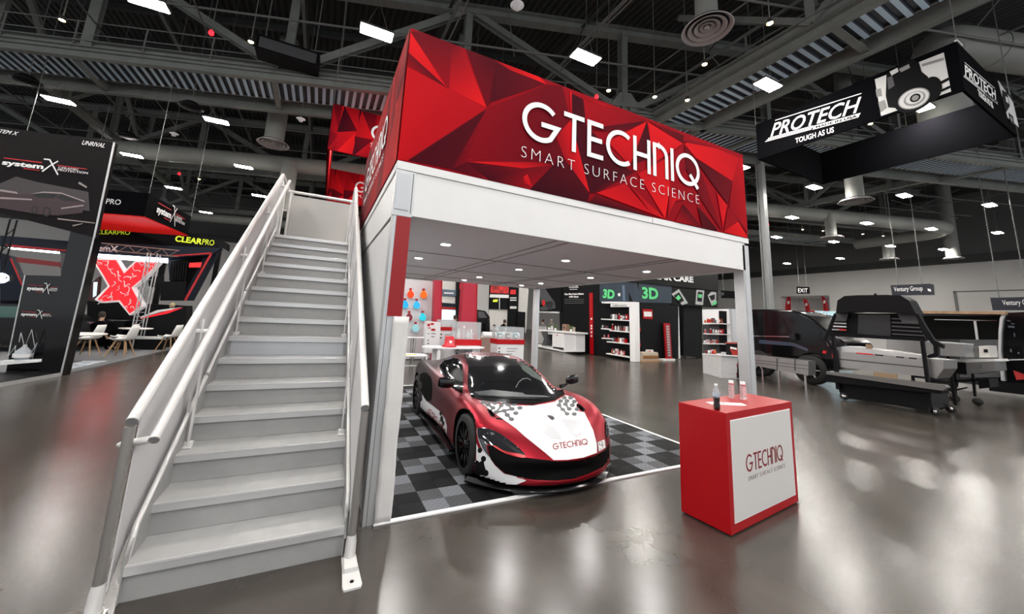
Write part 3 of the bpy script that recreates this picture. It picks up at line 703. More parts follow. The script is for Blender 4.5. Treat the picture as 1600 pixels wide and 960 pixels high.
# catwalks
def corr(p, q, wvec, z, pitch=.30, amp=.10):
    """corrugated deck from p to q, ribs along wvec"""
    p = Vector(p); q = Vector(q); d = q-p; L = d.length; d.normalize(); n = int(L/pitch); m = MB(); top = []
    for i in range(n):
        a = p + d*(i*pitch)
        for f,zz in ((0,0),(.42,0),(.5,amp),(.92,amp)): top.append(a + d*(f*pitch) + Vector((0,0,zz)))
    w = Vector(wvec); vs = top + [v+w for v in top]; N = len(top)
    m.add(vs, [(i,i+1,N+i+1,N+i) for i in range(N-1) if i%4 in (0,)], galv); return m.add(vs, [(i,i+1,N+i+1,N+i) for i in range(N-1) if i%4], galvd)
def catwalk(name, label, p, q, wv, z, rail=True):
    r = root(name, label, 'catwalk'); p = Vector(p); q = Vector(q); wv = Vector(wv); d = (q-p).normalized()
    for k,o in enumerate((Vector(), wv)):
        MB().ibeam(p+o, q+o, .22, .46, steel).build('side_beam', parent=r)
    mid = MB(); wn = wv.normalized()
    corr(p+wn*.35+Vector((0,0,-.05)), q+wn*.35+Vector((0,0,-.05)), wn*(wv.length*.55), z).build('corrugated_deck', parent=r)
    t = MB(); t.tube([p+wn*(wv.length*.72), q+wn*(wv.length*.72)], .045, 8, pipem); t.tube([p+wn*.3+Vector((0,0,-.05)), q+wn*.3+Vector((0,0,-.05))], .03, 6, pipem); t.build('conduit', parent=r)
    L = (q-p).length; n = int(L/6.9)
    c = MB()
    for i in range(n+1):
        a = p + d*(i*6.9); c.ibeam(a, a+wv, .2, .3, steel)
    c.build('cross_beams', parent=r)['kind'] = 'stuff'
    if rail:
        for o in (Vector(), wv*.75):
            g = MB()
            for zz in (.75, 1.25): g.tube([p+o+Vector((0,0,zz)), q+o+Vector((0,0,zz))], .025, 6, pipem)
            s = 0
            while s < L: a = p+o+d*s; g.beam(a, a+Vector((0,0,1.25)), .05, .05, pipem); s += 2.3
            g.build('guard_rail', parent=r)
    return r
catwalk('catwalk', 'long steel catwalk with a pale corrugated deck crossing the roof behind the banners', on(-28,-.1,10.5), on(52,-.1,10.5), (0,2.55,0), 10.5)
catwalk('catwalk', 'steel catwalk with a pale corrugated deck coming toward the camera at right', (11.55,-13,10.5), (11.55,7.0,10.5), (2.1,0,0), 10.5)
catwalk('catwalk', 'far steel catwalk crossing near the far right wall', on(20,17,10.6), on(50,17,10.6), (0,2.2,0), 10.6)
# pipes and conduits under the roof
for i in range(11):
    off = -14 + i*4.3; MB().tube([on(-32,off,12.2-.25*(i%3)), on(54,off,12.2-.25*(i%3))], .045, 6, pipem).build('sprinkler_pipe', parent=ceil)
for i in range(16):
    x = -22 + i*4.1 + .6*(i%2); MB().tube([(x,-12,11.7+.3*(i%3)), (x,48,11.7+.3*(i%3))], .03, 6, pipem).build('conduit', parent=ceil)
R = random.Random(11)
sway = [MB() for _ in range(60)]
for m_ in sway:
    s = R.uniform(-30,50); off = R.uniform(-12,36); a = on(s,off,R.uniform(11,12.5)); b = a + Vector((R.uniform(-3.5,3.5),R.uniform(-3.5,3.5),R.uniform(1.5,3)))
    m_.beam(a, b, .035, .035, pipem).build('sway_brace', parent=ceil)
# ducts
def duct(label, path, rr, r=None):
    o = r or root('air_duct', label, 'duct')
    m_ = MB(); m_.tube(path, rr, 20, ductm); m_.build('duct_pipe', parent=o)
    s = MB()
    for a,b in zip(path[:-1], path[1:]):
        a = Vector(a); b = Vector(b); L = (b-a).length; d = (b-a)/max(L,1e-6); k = 1.2
        while k < L: s.tube([a+d*(k-.03), a+d*(k+.03)], rr*1.03, 20, ductm, caps=False); k += 1.9
    if s.v: s.build('duct_seams', parent=o)['kind'] = 'stuff'
    return o
def elbow(a, c, b, n=6):
    a, c, b = Vector(a), Vector(c), Vector(b); return [a*(1-t)**2 + c*2*t*(1-t) + b*t*t for t in [i/n for i in range(n+1)]]
dz = 10.0
duct('long round grey duct crossing the hall behind the banners', [(-20,26.4,dz),(39,6.4,dz)] + elbow((39.5,6.2,dz),(41.5,5.5,dz),(42.5,7.5,dz)) + [(43,12,dz)], .46)
def diffuser(x, y, z, rad, zt, label, pr_=.27):
    r = root('round_diffuser', label, 'air vent', (x,y,z))
    m_ = MB()
    for k,(a,b) in enumerate(((1,.86),(.76,.60),(.50,.36),(.27,.15))):
        m_.lathe([(rad*b,.07+.02*k),(rad*a,-.0+.02*k),(rad*(a+.02),.015+.02*k),(rad*b,.10+.02*k)], 36, mat('vent_white', (.52,.50,.50), .5))
    m_.lathe([(0,.06),(rad*.1,.06),(rad*.08,.12)], 20, MATS['vent_white']).build('vent_rings', parent=r)
    MB().lathe([(0,.13),(rad*.86,.13),(rad*.9,.09)], 28, dgrey).build('vent_throat', parent=r)
    MB().tube([(0,0,.12),(0,0,zt-z)], pr_, 22, ductm).build('drop_pipe', parent=r); return r
diffuser(7.78,1.97,9.5,.60,15.2,'large round white air vent at top, above the right end of the banner')
diffuser(-3.44,16.66,9.5,.68,15.2,'round white air vent left of the second red banner',.42)
diffuser(22.4,4.5,8.2,.66,15.2,'round white air vent just under the black hanging sign',.34)
diffuser(30.7,8.87,8.3,.62,10,'round white air vent hanging from the long duct at right',.3)
diffuser(42.9,9.9,8.3,.6,10,'round white air vent near the duct bend at far right',.35)
diffuser(45.5,6.9,8.3,.6,15.2,'round white air vent farthest right by the far wall',.4)
diffuser(-3.0,20.35,7.0,.6,10,'round vent hidden behind the handrail top',.42)
duct('big grey duct with an elbow behind the black hanging sign', [(17.6,.3,8.6),(17.6,.3,11.0)] + elbow((17.6,.3,11.2),(17.6,.3,12.0),(18.6,-.05,12.0)) + [(30,-4.2,12.0)], .62)
duct('slim duct running along the far wall', [(-14,40,9.6),(30,27,9.6)], .4)
# small lamps, beacons, speakers
sp = None
warm = [(392,66,10.2),(97,32,10.2),(1203,37,10.2),(1101,101,10.2),(1023,152,10.2),(1074,157,10.2),(951,142,10.2),(1254,359,9.6),(1286,361,9.6),(1348,366,9.6),(1380,369,9.6),(1360,194,10.2),(1417,203,10.2),(311,280,9.9)]
wl = ['left of the first high bay lamp','beside the steel strut at top left','beside the big round vent at top right','below the big round vent','above the middle of the front banner','above the banner, right of the red beacon','left of the steel strut above the banner','leftmost under the far duct','second under the far duct','third under the far duct','rightmost under the far duct','inside the black hanging sign','right inside the black hanging sign','above the lime lettered booth']
for (px,py,z),l in zip(warm, wl):
    v = at(px, py, z=z)
    if sp is None:
        sp = root('spot_lamp', 'small warm spot lamp '+l, 'light', v, 0, 'small warm spot lamps on the catwalks')
        MB().lathe([(.05,.16),(.09,.02),(.085,.0)], 14, steeld).build('shade', parent=sp)
        MB().lathe([(0,-.03),(.05,-.01),(.07,.03)], 14, warmw).build('bulb', parent=sp)
        MB().tube([(0,0,.15),(0,0,15.2-v.z)], .015, 6, pipem).build('stem', parent=sp)
        continue
    dup(sp, v, label='small warm spot lamp '+l)
for px,py,l in ((330,52,'small red beacon under the roof at top left'),(932,152,'small red beacon above the front banner'),(1200,351,'small red beacon right of the front banner'),(280,272,'small red beacon above the far left lamps')):
    v = at(px,py,z=10.0); r = root('beacon_lamp', l, 'light', v); MB().lathe([(0,-.09),(.07,-.03),(.07,.05),(.03,.10)], 12, redem).build('lens', parent=r); MB().tube([(0,0,.1),(0,0,5.1)], .01, 6, pipem).build('stem', parent=r)
for px,py,l in ((42,128,'dark round loudspeaker above the dark billboard'),(298,168,'dark round loudspeaker left of the stairs lamps'),(199,214,'dark round loudspeaker at the billboard corner')):
    v = at(px,py,z=9.4); r = root('ceiling_speaker', l, 'loudspeaker', v); MB().lathe([(0,-.06),(.3,-.04),(.42,.02),(.2,.22),(.05,.26)], 20, black).build('horn', parent=r); MB().tube([(0,0,.2),(0,0,5.8)], .012, 6, pipem).build('hanger', parent=r)
for px,py,l in ((272,210,'small white sensor dish over the billboard corner'),(470,187,'small white camera dome beside the round vent'),(808,10,'small white camera dome at the top middle')):
    v = at(px,py,z=9.3); r = root('camera_dome', l, 'camera', v); MB().lathe([(0,-.1),(.07,-.08),(.10,0),(.17,.03),(.05,.09)], 16, white).build('dome', parent=r); MB().tube([(0,0,.08),(0,0,5.9)], .01, 6, pipem).build('hanger', parent=r)
v = at(452,88,z=10.9); r = root('roof_heater', 'black box shaped unit hanging in the roof truss at top left', 'heater', v)
MB().box((-1.0,-.35,-.3),(1.0,.35,.3), black).build('case', parent=r, bevel=.02); MB().box((-.9,-.36,-.2),(.9,-.35,.2), dgrey).build('grille', parent=r); MB().tube([(-.8,0,.3),(-.8,0,4.3)], .02, 6, pipem).tube([(.8,0,.3),(.8,0,4.3)], .02, 6, pipem).build('hanger', parent=r)
# a slim grey column beside the booth
cv = at(1202,478,x=19)
cr_ = root('steel_column', 'slim grey steel column rising right of the booth corner', 'column', (cv.x,cv.y,0))
MB().ibeam((0,0,0),(0,0,10.8), .30, .30, mat('column_grey', (.30,.31,.31), .5), up=(0,1,0)).build('shaft', parent=cr_); MB().box((-.25,-.25,0),(.25,.25,.03), steel).build('base_plate', parent=cr_)
# ------------------------------------------------------------------ the wrapped sports car
from mathutils.bvhtree import BVHTree
from mathutils.geometry import delaunay_2d_cdt
CARM = Matrix.Translation((2.05,.66,0)) @ Matrix.Rotation(math.radians(-2.5), 4, 'Z')
car = root('sports_car', 'maroon, white and black wrapped mid-engined sports car on the checkered mat', 'car', (2.05,.66,0), math.radians(-2.5))
def paintmat():
    m = bpy.data.materials.new('maroon_wrap'); m.use_nodes = True; nt = m.node_tree; b = nt.nodes['Principled BSDF']
    tc = nt.nodes.new('ShaderNodeTexCoord'); sp = nt.nodes.new('ShaderNodeSeparateXYZ'); nt.links.new(tc.outputs['Object'], sp.inputs[0])
    mr = nt.nodes.new('ShaderNodeMapRange'); mr.inputs['From Min'].default_value = .1; mr.inputs['From Max'].default_value = 2.2; nt.links.new(sp.outputs['Y'], mr.inputs['Value'])
    r = nt.nodes.new('ShaderNodeValToRGB'); r.color_ramp.elements[0].color = (.27,.007,.018,1); r.color_ramp.elements[1].color = (.030,.020,.024,1)
    nt.links.new(mr.outputs[0], r.inputs[0]); nt.links.new(r.outputs[0], b.inputs['Base Color'])
    b.inputs['Metallic'].default_value = .8; b.inputs['Roughness'].default_value = .38
    return m
paint = paintmat()
carw = mat('wrap_white', (.80,.80,.82), .22, coat=.6)
carg = mat('car_glass', (.004,.005,.006), .08, coat=.1, spec=.3)
carb = mat('gloss_black_trim', (.004,.004,.005), .15, coat=.3, spec=.4)
void = mat('intake_black', (.003,.003,.003), .7, spec=.08)
# stations: y, half width, then (x,z) of crest, belt, glasshouse, rail, and centre height
ST = [(-.84,.80,(.66,.335),(.50,.35),(.33,.362),(.16,.368),.372),
 (-.60,.90,(.76,.475),(.55,.485),(.36,.50),(.18,.512),.52),
 (-.34,.955,(.80,.65),(.58,.595),(.38,.60),(.2,.61),.615),
 (0,.945,(.79,.775),(.58,.69),(.38,.68),(.2,.69),.695),
 (.30,.94,(.78,.79),(.60,.745),(.45,.755),(.25,.77),.775),
 (.55,.925,(.77,.775),(.655,.795),(.575,.855),(.35,.885),.90),
 (.85,.90,(.78,.765),(.68,.83),(.61,.965),(.43,1.02),1.04),
 (1.2,.885,(.80,.77),(.70,.845),(.61,1.04),(.46,1.13),1.16),
 (1.6,.905,(.83,.80),(.71,.86),(.61,1.07),(.45,1.165),1.20),
 (2.0,.94,(.84,.87),(.71,.905),(.58,1.05),(.42,1.14),1.17),
 (2.4,.965,(.85,.945),(.71,.935),(.53,1.00),(.38,1.06),1.08),
 (2.75,.965,(.83,.955),(.66,.91),(.5,.935),(.33,.97),.98),
 (3.15,.93,(.78,.90),(.62,.86),(.45,.87),(.3,.89),.90),
 (3.5,.85,(.70,.82),(.55,.79),(.4,.79),(.25,.80),.80)]
def section(y, w, cr, be, gh, ra, ct):
    zb = (.095 if y < -.2 else .12) if y < 2.8 else .13+(y-2.8)*.12
    kn = {-.84:.30, -.60:.15, -.34:.04}.get(y, 0); kt = {3.5:-.22, 3.15:-.08}.get(y, 0)
    waist = .06 if .5 < y < 2.1 else 0
    pts = [(0,zb),(w*.6,zb),(w*.95,zb+.01),(w*.985,zb+.10),(w-waist,(zb+cr[1])/2-.02),(w*.985-waist*.3,cr[1]-.14),(w*.95,cr[1]-.05),cr,be,gh,ra,(0,ct)]
    if kn: pts[4] = (w*.99,(zb+cr[1])/2)
    return [(x, y + (kn*(x/.74)**2 if kn else 0) + kt*(x/.85)**2, z) for x,z in pts]
secs = [section(*s) for s in ST]
vs = []; fs = []; n = 12; ring = []
for s in secs:
    row = [(-x,y,z) for x,y,z in reversed(s[1:-1])]      # left half, top to bottom
    full = [s[-1]] + row[:] + [s[0]] + s[1:-1]            # centre top, left down, bottom, right up
    ring.append(list(range(len(vs), len(vs)+len(full)))); vs += full
K = len(ring[0])
for a,b in zip(ring[:-1], ring[1:]):
    for k in range(K): fs.append((a[k], a[(k+1)%K], b[(k+1)%K], b[k]))
def capring(src, sc, dy):
    c = sum((Vector(vs[i]) for i in src), Vector())/len(src); o = len(vs)
    for i in src:
        p = Vector(vs[i]); q = c + (p-c)*sc; q.y = (-.84+.30*(q.x/.74)**2 if p.y < 1 else 3.5-.22*(q.x/.85)**2) + dy; vs.append(tuple(q))
    r = list(range(o, o+len(src)))
    for k in range(len(src)): fs.append((src[k], src[(k+1)%len(src)], r[(k+1)%len(src)], r[k]))
    return r
f1 = capring(ring[0], .90, -.015); f2 = capring(f1, .5, .0); fs.append(tuple(f2))
b1 = capring(ring[-1], .9, .03); b2 = capring(b1, .5, 0); fs.append(tuple(b2))
me = bpy.data.meshes.new('cage'); me.from_pydata(vs, [], fs)
bm = bmesh.new(); bm.from_mesh(me); bmesh.ops.recalc_face_normals(bm, faces=bm.faces); bm.to_mesh(me); bm.free()
cage = bpy.data.objects.new('cage', me); COL.objects.link(cage)
md = cage.modifiers.new('s','SUBSURF'); md.levels = 3; md.render_levels = 3
FWY, RWY = 0.0, 2.665
cut = MB()
for yy,r in ((FWY,.372),(RWY,.385)):
    for s in (-1,1): cut.tube([(s*.60,yy,.325),(s*1.3,yy,.325)], r, 48)
cutter = cut.build('cutter'); bo = cage.modifiers.new('b','BOOLEAN'); bo.operation = 'DIFFERENCE'; bo.object = cutter; bo.solver = 'EXACT'; bo.use_self = True
dg = bpy.context.evaluated_depsgraph_get(); bm_ = bpy.data.meshes.new_from_object(cage.evaluated_get(dg))
bpy.data.objects.remove(cage); bpy.data.objects.remove(cutter)
body = bpy.data.objects.new('body', bm_); COL.objects.link(body); body.parent = car
bm_.materials.clear(); bm_.materials.append(paint); bm_.materials.append(void)
for p in bm_.polygons:
    c = p.center; inwell = min(abs(math.hypot(c.y-FWY,c.z-.325)-.372), abs(math.hypot(c.y-RWY,c.z-.325)-.385)) < .004 or (abs(abs(c.x)-.60) < .003 and c.z < .72 and abs(p.normal.x) > .95)
    p.material_index = 1 if (inwell or (c.z < .16 and p.normal.z < -.3)) else 0; p.use_smooth = not inwell
bm2 = bmesh.new(); bm2.from_mesh(bm_); BV = BVHTree.FromBMesh(bm2); bm2.free()
CINV = CARM.inverted(); CO = CINV @ Vector(CP)
def onbody(px, py):
    d = _f + _R*((px-CX)/FPX) - _U*((py-CY)/FPX); d = (CINV.to_3x3() @ d).normalized()
    h = BV.ray_cast(CO, d); return h[0], h[1]
def decal(name, outline, m, step=3.0, off=.004, parent=None, mirror=False, mb=None, smooth=True, hw=None):
    """a skin following the body, its outline traced in the photo"""
    P = [Vector(p) for p in outline]; n = len(P)
    xs = [p.x for p in P]; ys = [p.y for p in P]
    ins = []
    def inside(x, y):
        c = False
        for i in range(n):
            a = P[i]; b = P[i-1]
            if (a.y > y) != (b.y > y) and x < (b.x-a.x)*(y-a.y)/(b.y-a.y)+a.x: c = not c
        return c
    dense = []
    for i in range(n):
        a = P[i]; b = P[(i+1)%n]; k = max(1, int((b-a).length/step))
        dense += [a + (b-a)*(j/k) for j in range(k)]
    y = min(ys)+step*.5
    while y < max(ys):
        x = min(xs)+step*.5
        while x < max(xs):
            if inside(x,y) and min((Vector((x,y))-q).length for q in dense) > step*.5: ins.append(Vector((x,y)))
            x += step
        y += step
    m_ = len(dense)
    r = delaunay_2d_cdt(dense+ins, [(i,(i+1)%m_) for i in range(m_)], [], 1, 1e-4)
    V = []; ok = []
    for p in r[0]:
        loc, no = onbody(p.x, p.y); ok.append(loc is not None); V.append((loc + no*off) if loc is not None else Vector())
    F = [tuple(f) for f in r[2] if all(ok[i] for i in f) and max((V[f[i]]-V[f[i-1]]).length for i in range(len(f))) < .22]
    b = mb or MB()
    b.add(V, F, m, smooth)
    if mirror: b.add([Vector((-v.x,v.y,v.z)) for v in V], [f[::-1] for f in F], m, smooth)
    if mb is not None: return None
    return b.build(name, parent=parent or car)
s6 = lambda ox,oy,s,L: [(ox+x/s, oy+y/s) for x,y in L]
roofb = [(731.7,573.5),(728,562),(722,554.5),(760,551),(800,552.5),(822,560),(841,573.5)]
ws = [(731.7,573.5),(757,573),(783,572.5),(812,572.5),(840.8,573.5),(860,588),(876.7,605),(882.5,616),(866.7,626),(833,632),(800,632),(766.7,628.5),(736.7,622),(731,606.7)]
hood = [(746.7,626.5),(766,631),(800,634.5),(833,634.5),(866,629),(884,618),(898,623),(913,645),(926.7,673),(932.5,695),(932.5,708),(911.7,715.5),(886.7,719),(865,719.5),(851.7,708),(820,682.5),(806,670),(773,646.7)]
hd = decal('bonnet_panel', hood, carw, 4, .003)
hd['label'] = 'white bonnet panel'
wsd = decal('windscreen', ws, carg, 4, .006)
rfd = decal('roof_panel', roofb, carb, 4, .004)
lw = decal('side_window', s6(625,540,6,[(370,190),(420,140),(470,108),(560,130),(590,190),(595,300),(588,455),(520,425),(450,340),(385,260)]), carg, 2.5, .004, mirror=True)
dots = [(595,697),(555,657),(635,640),(525,617),(673,590),(600,600),(450,630),(420,590),(500,570),(375,560),(560,560),(330,535),(440,545),(520,540),(620,555),(390,530),
        (1115,645),(1183,648),(1075,605),(1135,600),(1210,603),(1040,565),(1100,555),(1165,565),(1055,525),(1115,525),(1185,530),(1090,495),(1150,495),(1225,570)]
db = MB()
for x,y in dots:
    cx_, cy_ = 700+x/6, 540+y/6; k = 4.2 if x < 800 else 4.0
    decal('', [(cx_+k*math.cos(a*PI/8), cy_+2.9*math.sin(a*PI/8)) for a in range(16)], dgrey, 2.2, .0055, mb=db)
for a,b in ((0,1),(1,3),(3,6),(3,5),(5,10),(9,7),(6,8),(8,13),(11,9),(16,18),(18,21),(19,22),(22,25),(23,26),(21,24)):
    xa,ya = dots[a]; xb,yb = dots[b]; A = Vector((700+xa/6,540+ya/6)); B = Vector((700+xb/6,540+yb/6)); nn = (B-A).normalized(); nn = Vector((-nn.y,nn.x))*1.5
    decal('', [A+nn,B+nn,B-nn,A-nn], dgrey, 2.2, .005, mb=db)
db.build('dot_pattern', parent=hd)
# bonnet lettering: strokes laid on the skin
def skin_logo(x0, y0, x1, y1, h, sl, m, name, parent, st=.14):
    word = 'GTECHnIQ'; gap = .09; tot = sum(LOGO[c][0] for c in word)+gap*(len(word)-1); b = MB(); x = 0
    U = Vector((x1-x0, y1-y0))/tot; Vv = Vector((sl, -h))
    I = Matrix(((U.x,Vv.x,0,x0),(U.y,Vv.y,0,y0),(0,0,1,0),(0,0,0,1)))
    tmp = MB()
    for c in word:
        adv, strokes = LOGO[c]
        for s in strokes: ribbon(tmp, [(x+px,py) for px,py in s], st, I, m, 0)
        x += adv+gap
    V = []
    for v in tmp.v:
        loc, no = onbody(v[0], v[1]); V.append(loc + no*.0065 if loc is not None else None)
    F = [f for f in tmp.f if all(V[i] is not None for i in f)]
    b.add([v or Vector() for v in V], F, m); return b.build(name, parent=parent)
skin_logo(864.5, 704, 918, 695.5, 9.5, -1.5, txtdr, 'word_mark', hd)
decal('badge', s6(820,620,6,[(205,182),(240,180),(268,190),(280,212),(262,226),(240,215)]), chrome, 2, .007, parent=hd)
decal('bonnet_vent', s6(820,620,6,[(120,300),(200,255),(270,280),(330,360),(345,410),(250,400)]), mat('vent_white_gloss', (.62,.63,.66), .1, coat=1), 3, .0045, parent=hd)
decal('bonnet_vent', s6(820,620,6,[(325,200),(420,215),(520,230),(545,300),(530,370),(480,395),(430,350)]), MATS['vent_white_gloss'], 3, .0045, parent=hd)
# front end
grl = s6(820,620,6,[(-110,552),(0,572),(150,592),(300,607),(500,602),(650,562),(750,505),(795,430),(815,340),(832,480),(800,590),(740,655),(600,722),(450,770),(250,790),(100,781),(0,766),(-110,745)])
grd = decal('front_grille', grl, void, 4, .004)
il = [(761.7,697),(770,696),(782,704),(807,716),(822,716.6),(822,747),(791,740.6),(775,727.5),(766,716)]
decal('front_intake', il, void, 3, .0045, parent=grd, mirror=False)
wp = s6(680,640,6.856,[(365,420),(385,395),(412,362),(440,362),(458,400),(468,450),(500,432),(570,500),(640,600),(740,690),(940,735),(975,765),(870,805),(700,795),(560,750),(490,725),(420,585),(385,500)])
wpd = decal('bumper_corner_panel', wp, carw, 2.5, .004); wpd['label'] = 'white bumper corner panel'
pb = MB()
for x,y,r in ((545,680,30),(520,530,28),(415,475,30),(440,590,42),(480,640,55),(430,680,48),(480,440,24)):
    decal('', s6(680,640,6.856,[(x+r*math.cos(a*PI/7), y+r*1.15*math.sin(a*PI/7)) for a in range(14)]), black, 2.5, .006, mb=pb)
decal('', s6(680,640,6.856,[(480,560),(520,540),(530,600),(545,650),(540,710),(490,700),(450,640)]), black, 2.5, .0058, mb=pb)
pb.build('dot_pattern', parent=wpd)
wd_ = MB()
decal('', s6(680,640,6.856,[(397+24*math.cos(a*PI/7), 196+28*math.sin(a*PI/7)) for a in range(14)]), carw, 2, .004, mb=wd_)
decal('', s6(680,640,6.856,[(330,315),(360,315),(385,265),(420,258),(432,295),(415,330),(370,345),(350,372)]), carw, 2, .004, mb=wd_)
wd_.build('fender_dots', parent=wpd)
hl = s6(680,640,6.856,[(445,205),(475,196),(520,200),(580,212),(640,235),(700,268),(760,310),(830,362),(900,420),(945,465),(978,515),(940,512),(870,500),(780,468),(700,430),(610,385),(560,372),(552,400),(560,450),(595,525),(540,470),(500,420),(470,350),(455,300)])
hld = decal('headlight', hl, mat('headlight_lens', (.02,.02,.024), .04, coat=1), 2.2, .008)
hr = s6(820,620,6,[(753,165),(775,175),(792,230),(803,310),(790,350),(765,392),(752,340),(750,250)])
decal('headlight', hr, MATS['headlight_lens'], 1.5, .008)
rim = MB()
def skin_line(b, pts, wpx, m, off=.01, mirror=False):
    for (xa,ya),(xb,yb) in zip(pts[:-1], pts[1:]):
        A = Vector((xa,ya)); B = Vector((xb,yb))
        if (B-A).length < .1: continue
        nn = (B-A).normalized(); nn = Vector((-nn.y,nn.x))*wpx/2; t = (B-A).normalized()*.25
        decal('', [A-t+nn,B+t+nn,B+t-nn,A-t-nn], m, 3, off, mb=b, mirror=mirror)
skin_line(rim, s6(680,640,6.856,[(595,525),(540,465),(500,405),(465,320),(450,250),(452,212),(480,203),(540,208),(620,232)]), .9, chrome, .010)
skin_line(rim, hr[0:5], .7, chrome, .010)
rim.build('headlight_rim', parent=hld)
gl = MB()
for x,y,r in ((560,262,11),(610,268,20),(530,268,7),(745,322,9),(880,412,8)): decal('', s6(680,640,6.856,[(x+r*math.cos(a*PI/4), y+r*.8*math.sin(a*PI/4)) for a in range(8)]), chrome, 2, .011, mb=gl)
gl.build('lamp_projector', parent=hld)
br = MB(); decal('', s6(680,640,6.856,[(612,385),(650,395),(720,440),(800,465),(900,482),(960,500),(975,522),(930,525),(850,508),(760,480),(690,445),(640,410)]), mat('brow_red', (.38,.012,.02), .3, .3), 2.2, .012, mb=br); br.build('brow_strip', parent=hld)
ps = MB(); skin_line(ps, s6(820,620,6,[(-75,752),(0,775),(120,790),(300,793),(470,775),(620,722),(730,662),(790,590),(815,520),(830,440),(832,350)]), 1.5, MATS['brow_red'], .008); ps.build('red_pinstripe', parent=grd)
decal('bumper_corner_panel', s6(820,620,6,[(765,650),(800,612),(835,560),(846,600),(845,640),(805,672),(770,672)]), carw, 1.5, .006)
decal('plate_pattern', s6(820,620,6,[(680,430),(745,405),(755,480),(690,520)]), mat('plate_checks', (.5,.5,.5), .5, noise=.9, nscale=30), 2, .007, parent=grd)
# side
wdp = s6(625,540,6,[(148,305),(160,330),(190,372),(215,450),(245,520),(300,560),(380,622),(425,690),(442,760),(440,930),(380,870),(270,740),(165,605),(152,520),(148,400)])
dr = decal('lower_side_panel', wdp, carw, 3, .004, mirror=True); dr['label'] = 'white lower side panel'
decal('side_intake', s6(625,540,6,[(190,272),(218,256),(250,256),(290,300),(298,350),(300,420),(290,520),(262,520),(235,500),(200,430),(186,340)]), void, 2.5, .007, mirror=True)
db = MB()
for x,y,r in ((155,320,8),(180,375,10),(152,415,8),(152,470,10),(165,440,7),(180,500,14),(165,545,10),(205,510,8),(385,640,15),(395,690,20),(410,730,16),(400,760,10)):
    decal('', s6(625,540,6,[(x+r*.8*math.cos(a*PI/4), y+r*1.5*math.sin(a*PI/4)) for a in range(8)]), black, 2, .0065, mb=db, mirror=True)
db.build('dot_pattern', parent=dr)
skin_logo(668, 645, 690, 672, 6.5, 4.0, txtdr, 'word_mark', dr, .2)
skin_l = MB(); skin_line(skin_l, s6(625,540,6,[(350,770),(365,800),(380,830),(400,850)]), 2.0, black, .007); skin_l.build('script_mark', parent=dr)
fk = MB(); Rn = random.Random(5)
for _ in range(30): 
    x = Rn.uniform(728,822); y = 552.5+abs(x-785)/60*Rn.uniform(1,4)+Rn.uniform(0,5); decal('', [(x,y),(x+1.6,y-.2),(x+1.5,y+.8),(x+.1,y+.9)], carw, 2, .008, mb=fk)
fk.build('roof_flecks', parent=rfd)
# shapes standing off the body
sp_ = MB(); pts = []
for i in range(-12, 13):
    x = i/12*.97; pts.append((x, -.82+.33*(abs(x)/.80)**2.4, .045))
inner = [(x*.93, y+.16, .085) for x,y,z in pts]
N = len(pts); sp_.add(pts+inner+[(x,y,.07) for x,y,z in pts]+[(x,y,.07) for x,y,z in inner],
    [(i,i+1,N+i+1,N+i) for i in range(N-1)]+[(2*N+i,3*N+i,3*N+i+1,2*N+i+1) for i in range(N-1)]+[(i,2*N+i,2*N+i+1,i+1) for i in range(N-1)]+[(N+i,N+i+1,3*N+i+1,3*N+i) for i in range(N-1)]+[(0,N,3*N,2*N),(N-1,3*N-1,4*N-1,2*N-1)], carb, True)
sp_.build('front_splitter', parent=car)
for s in (-1,1): MB().prism([(.42,.0),(2.25,.0),(2.25,.03),(.42,.03)], (s*.08,0,0), carb, o=(s*.865,0,.10), u=(0,1,0)).build('side_skirt', parent=car, bevel=.008)
def mirror_arm(s):
    m_ = MB(); c = Vector((s*1.0,.62,.895))
    prof = [(0,-.13),(.045,-.115),(.066,-.06),(.07,.0),(.066,.05),(.058,.08)]
    M = Matrix.Rotation(-s*PI/2+.0, 4, 'Y')
    vs_ = []; 
    m_.lathe([(r, z) for r,z in prof], 20, carb, c=c, M=Matrix.Diagonal((1,.62,1,1)) @ Matrix.Rotation(s*PI/2*.93, 4, 'Y') @ Matrix.Identity(4))
    o = m_.build('mirror', parent=car)
    MB().tube([(s*.77,.60,.80),(s*.86,.60,.825),(s*.95,.62,.87)], [.03,.018,.016], 10, carb).build('mirror_stalk', parent=o)
mirror_arm(-1); mirror_arm(1)
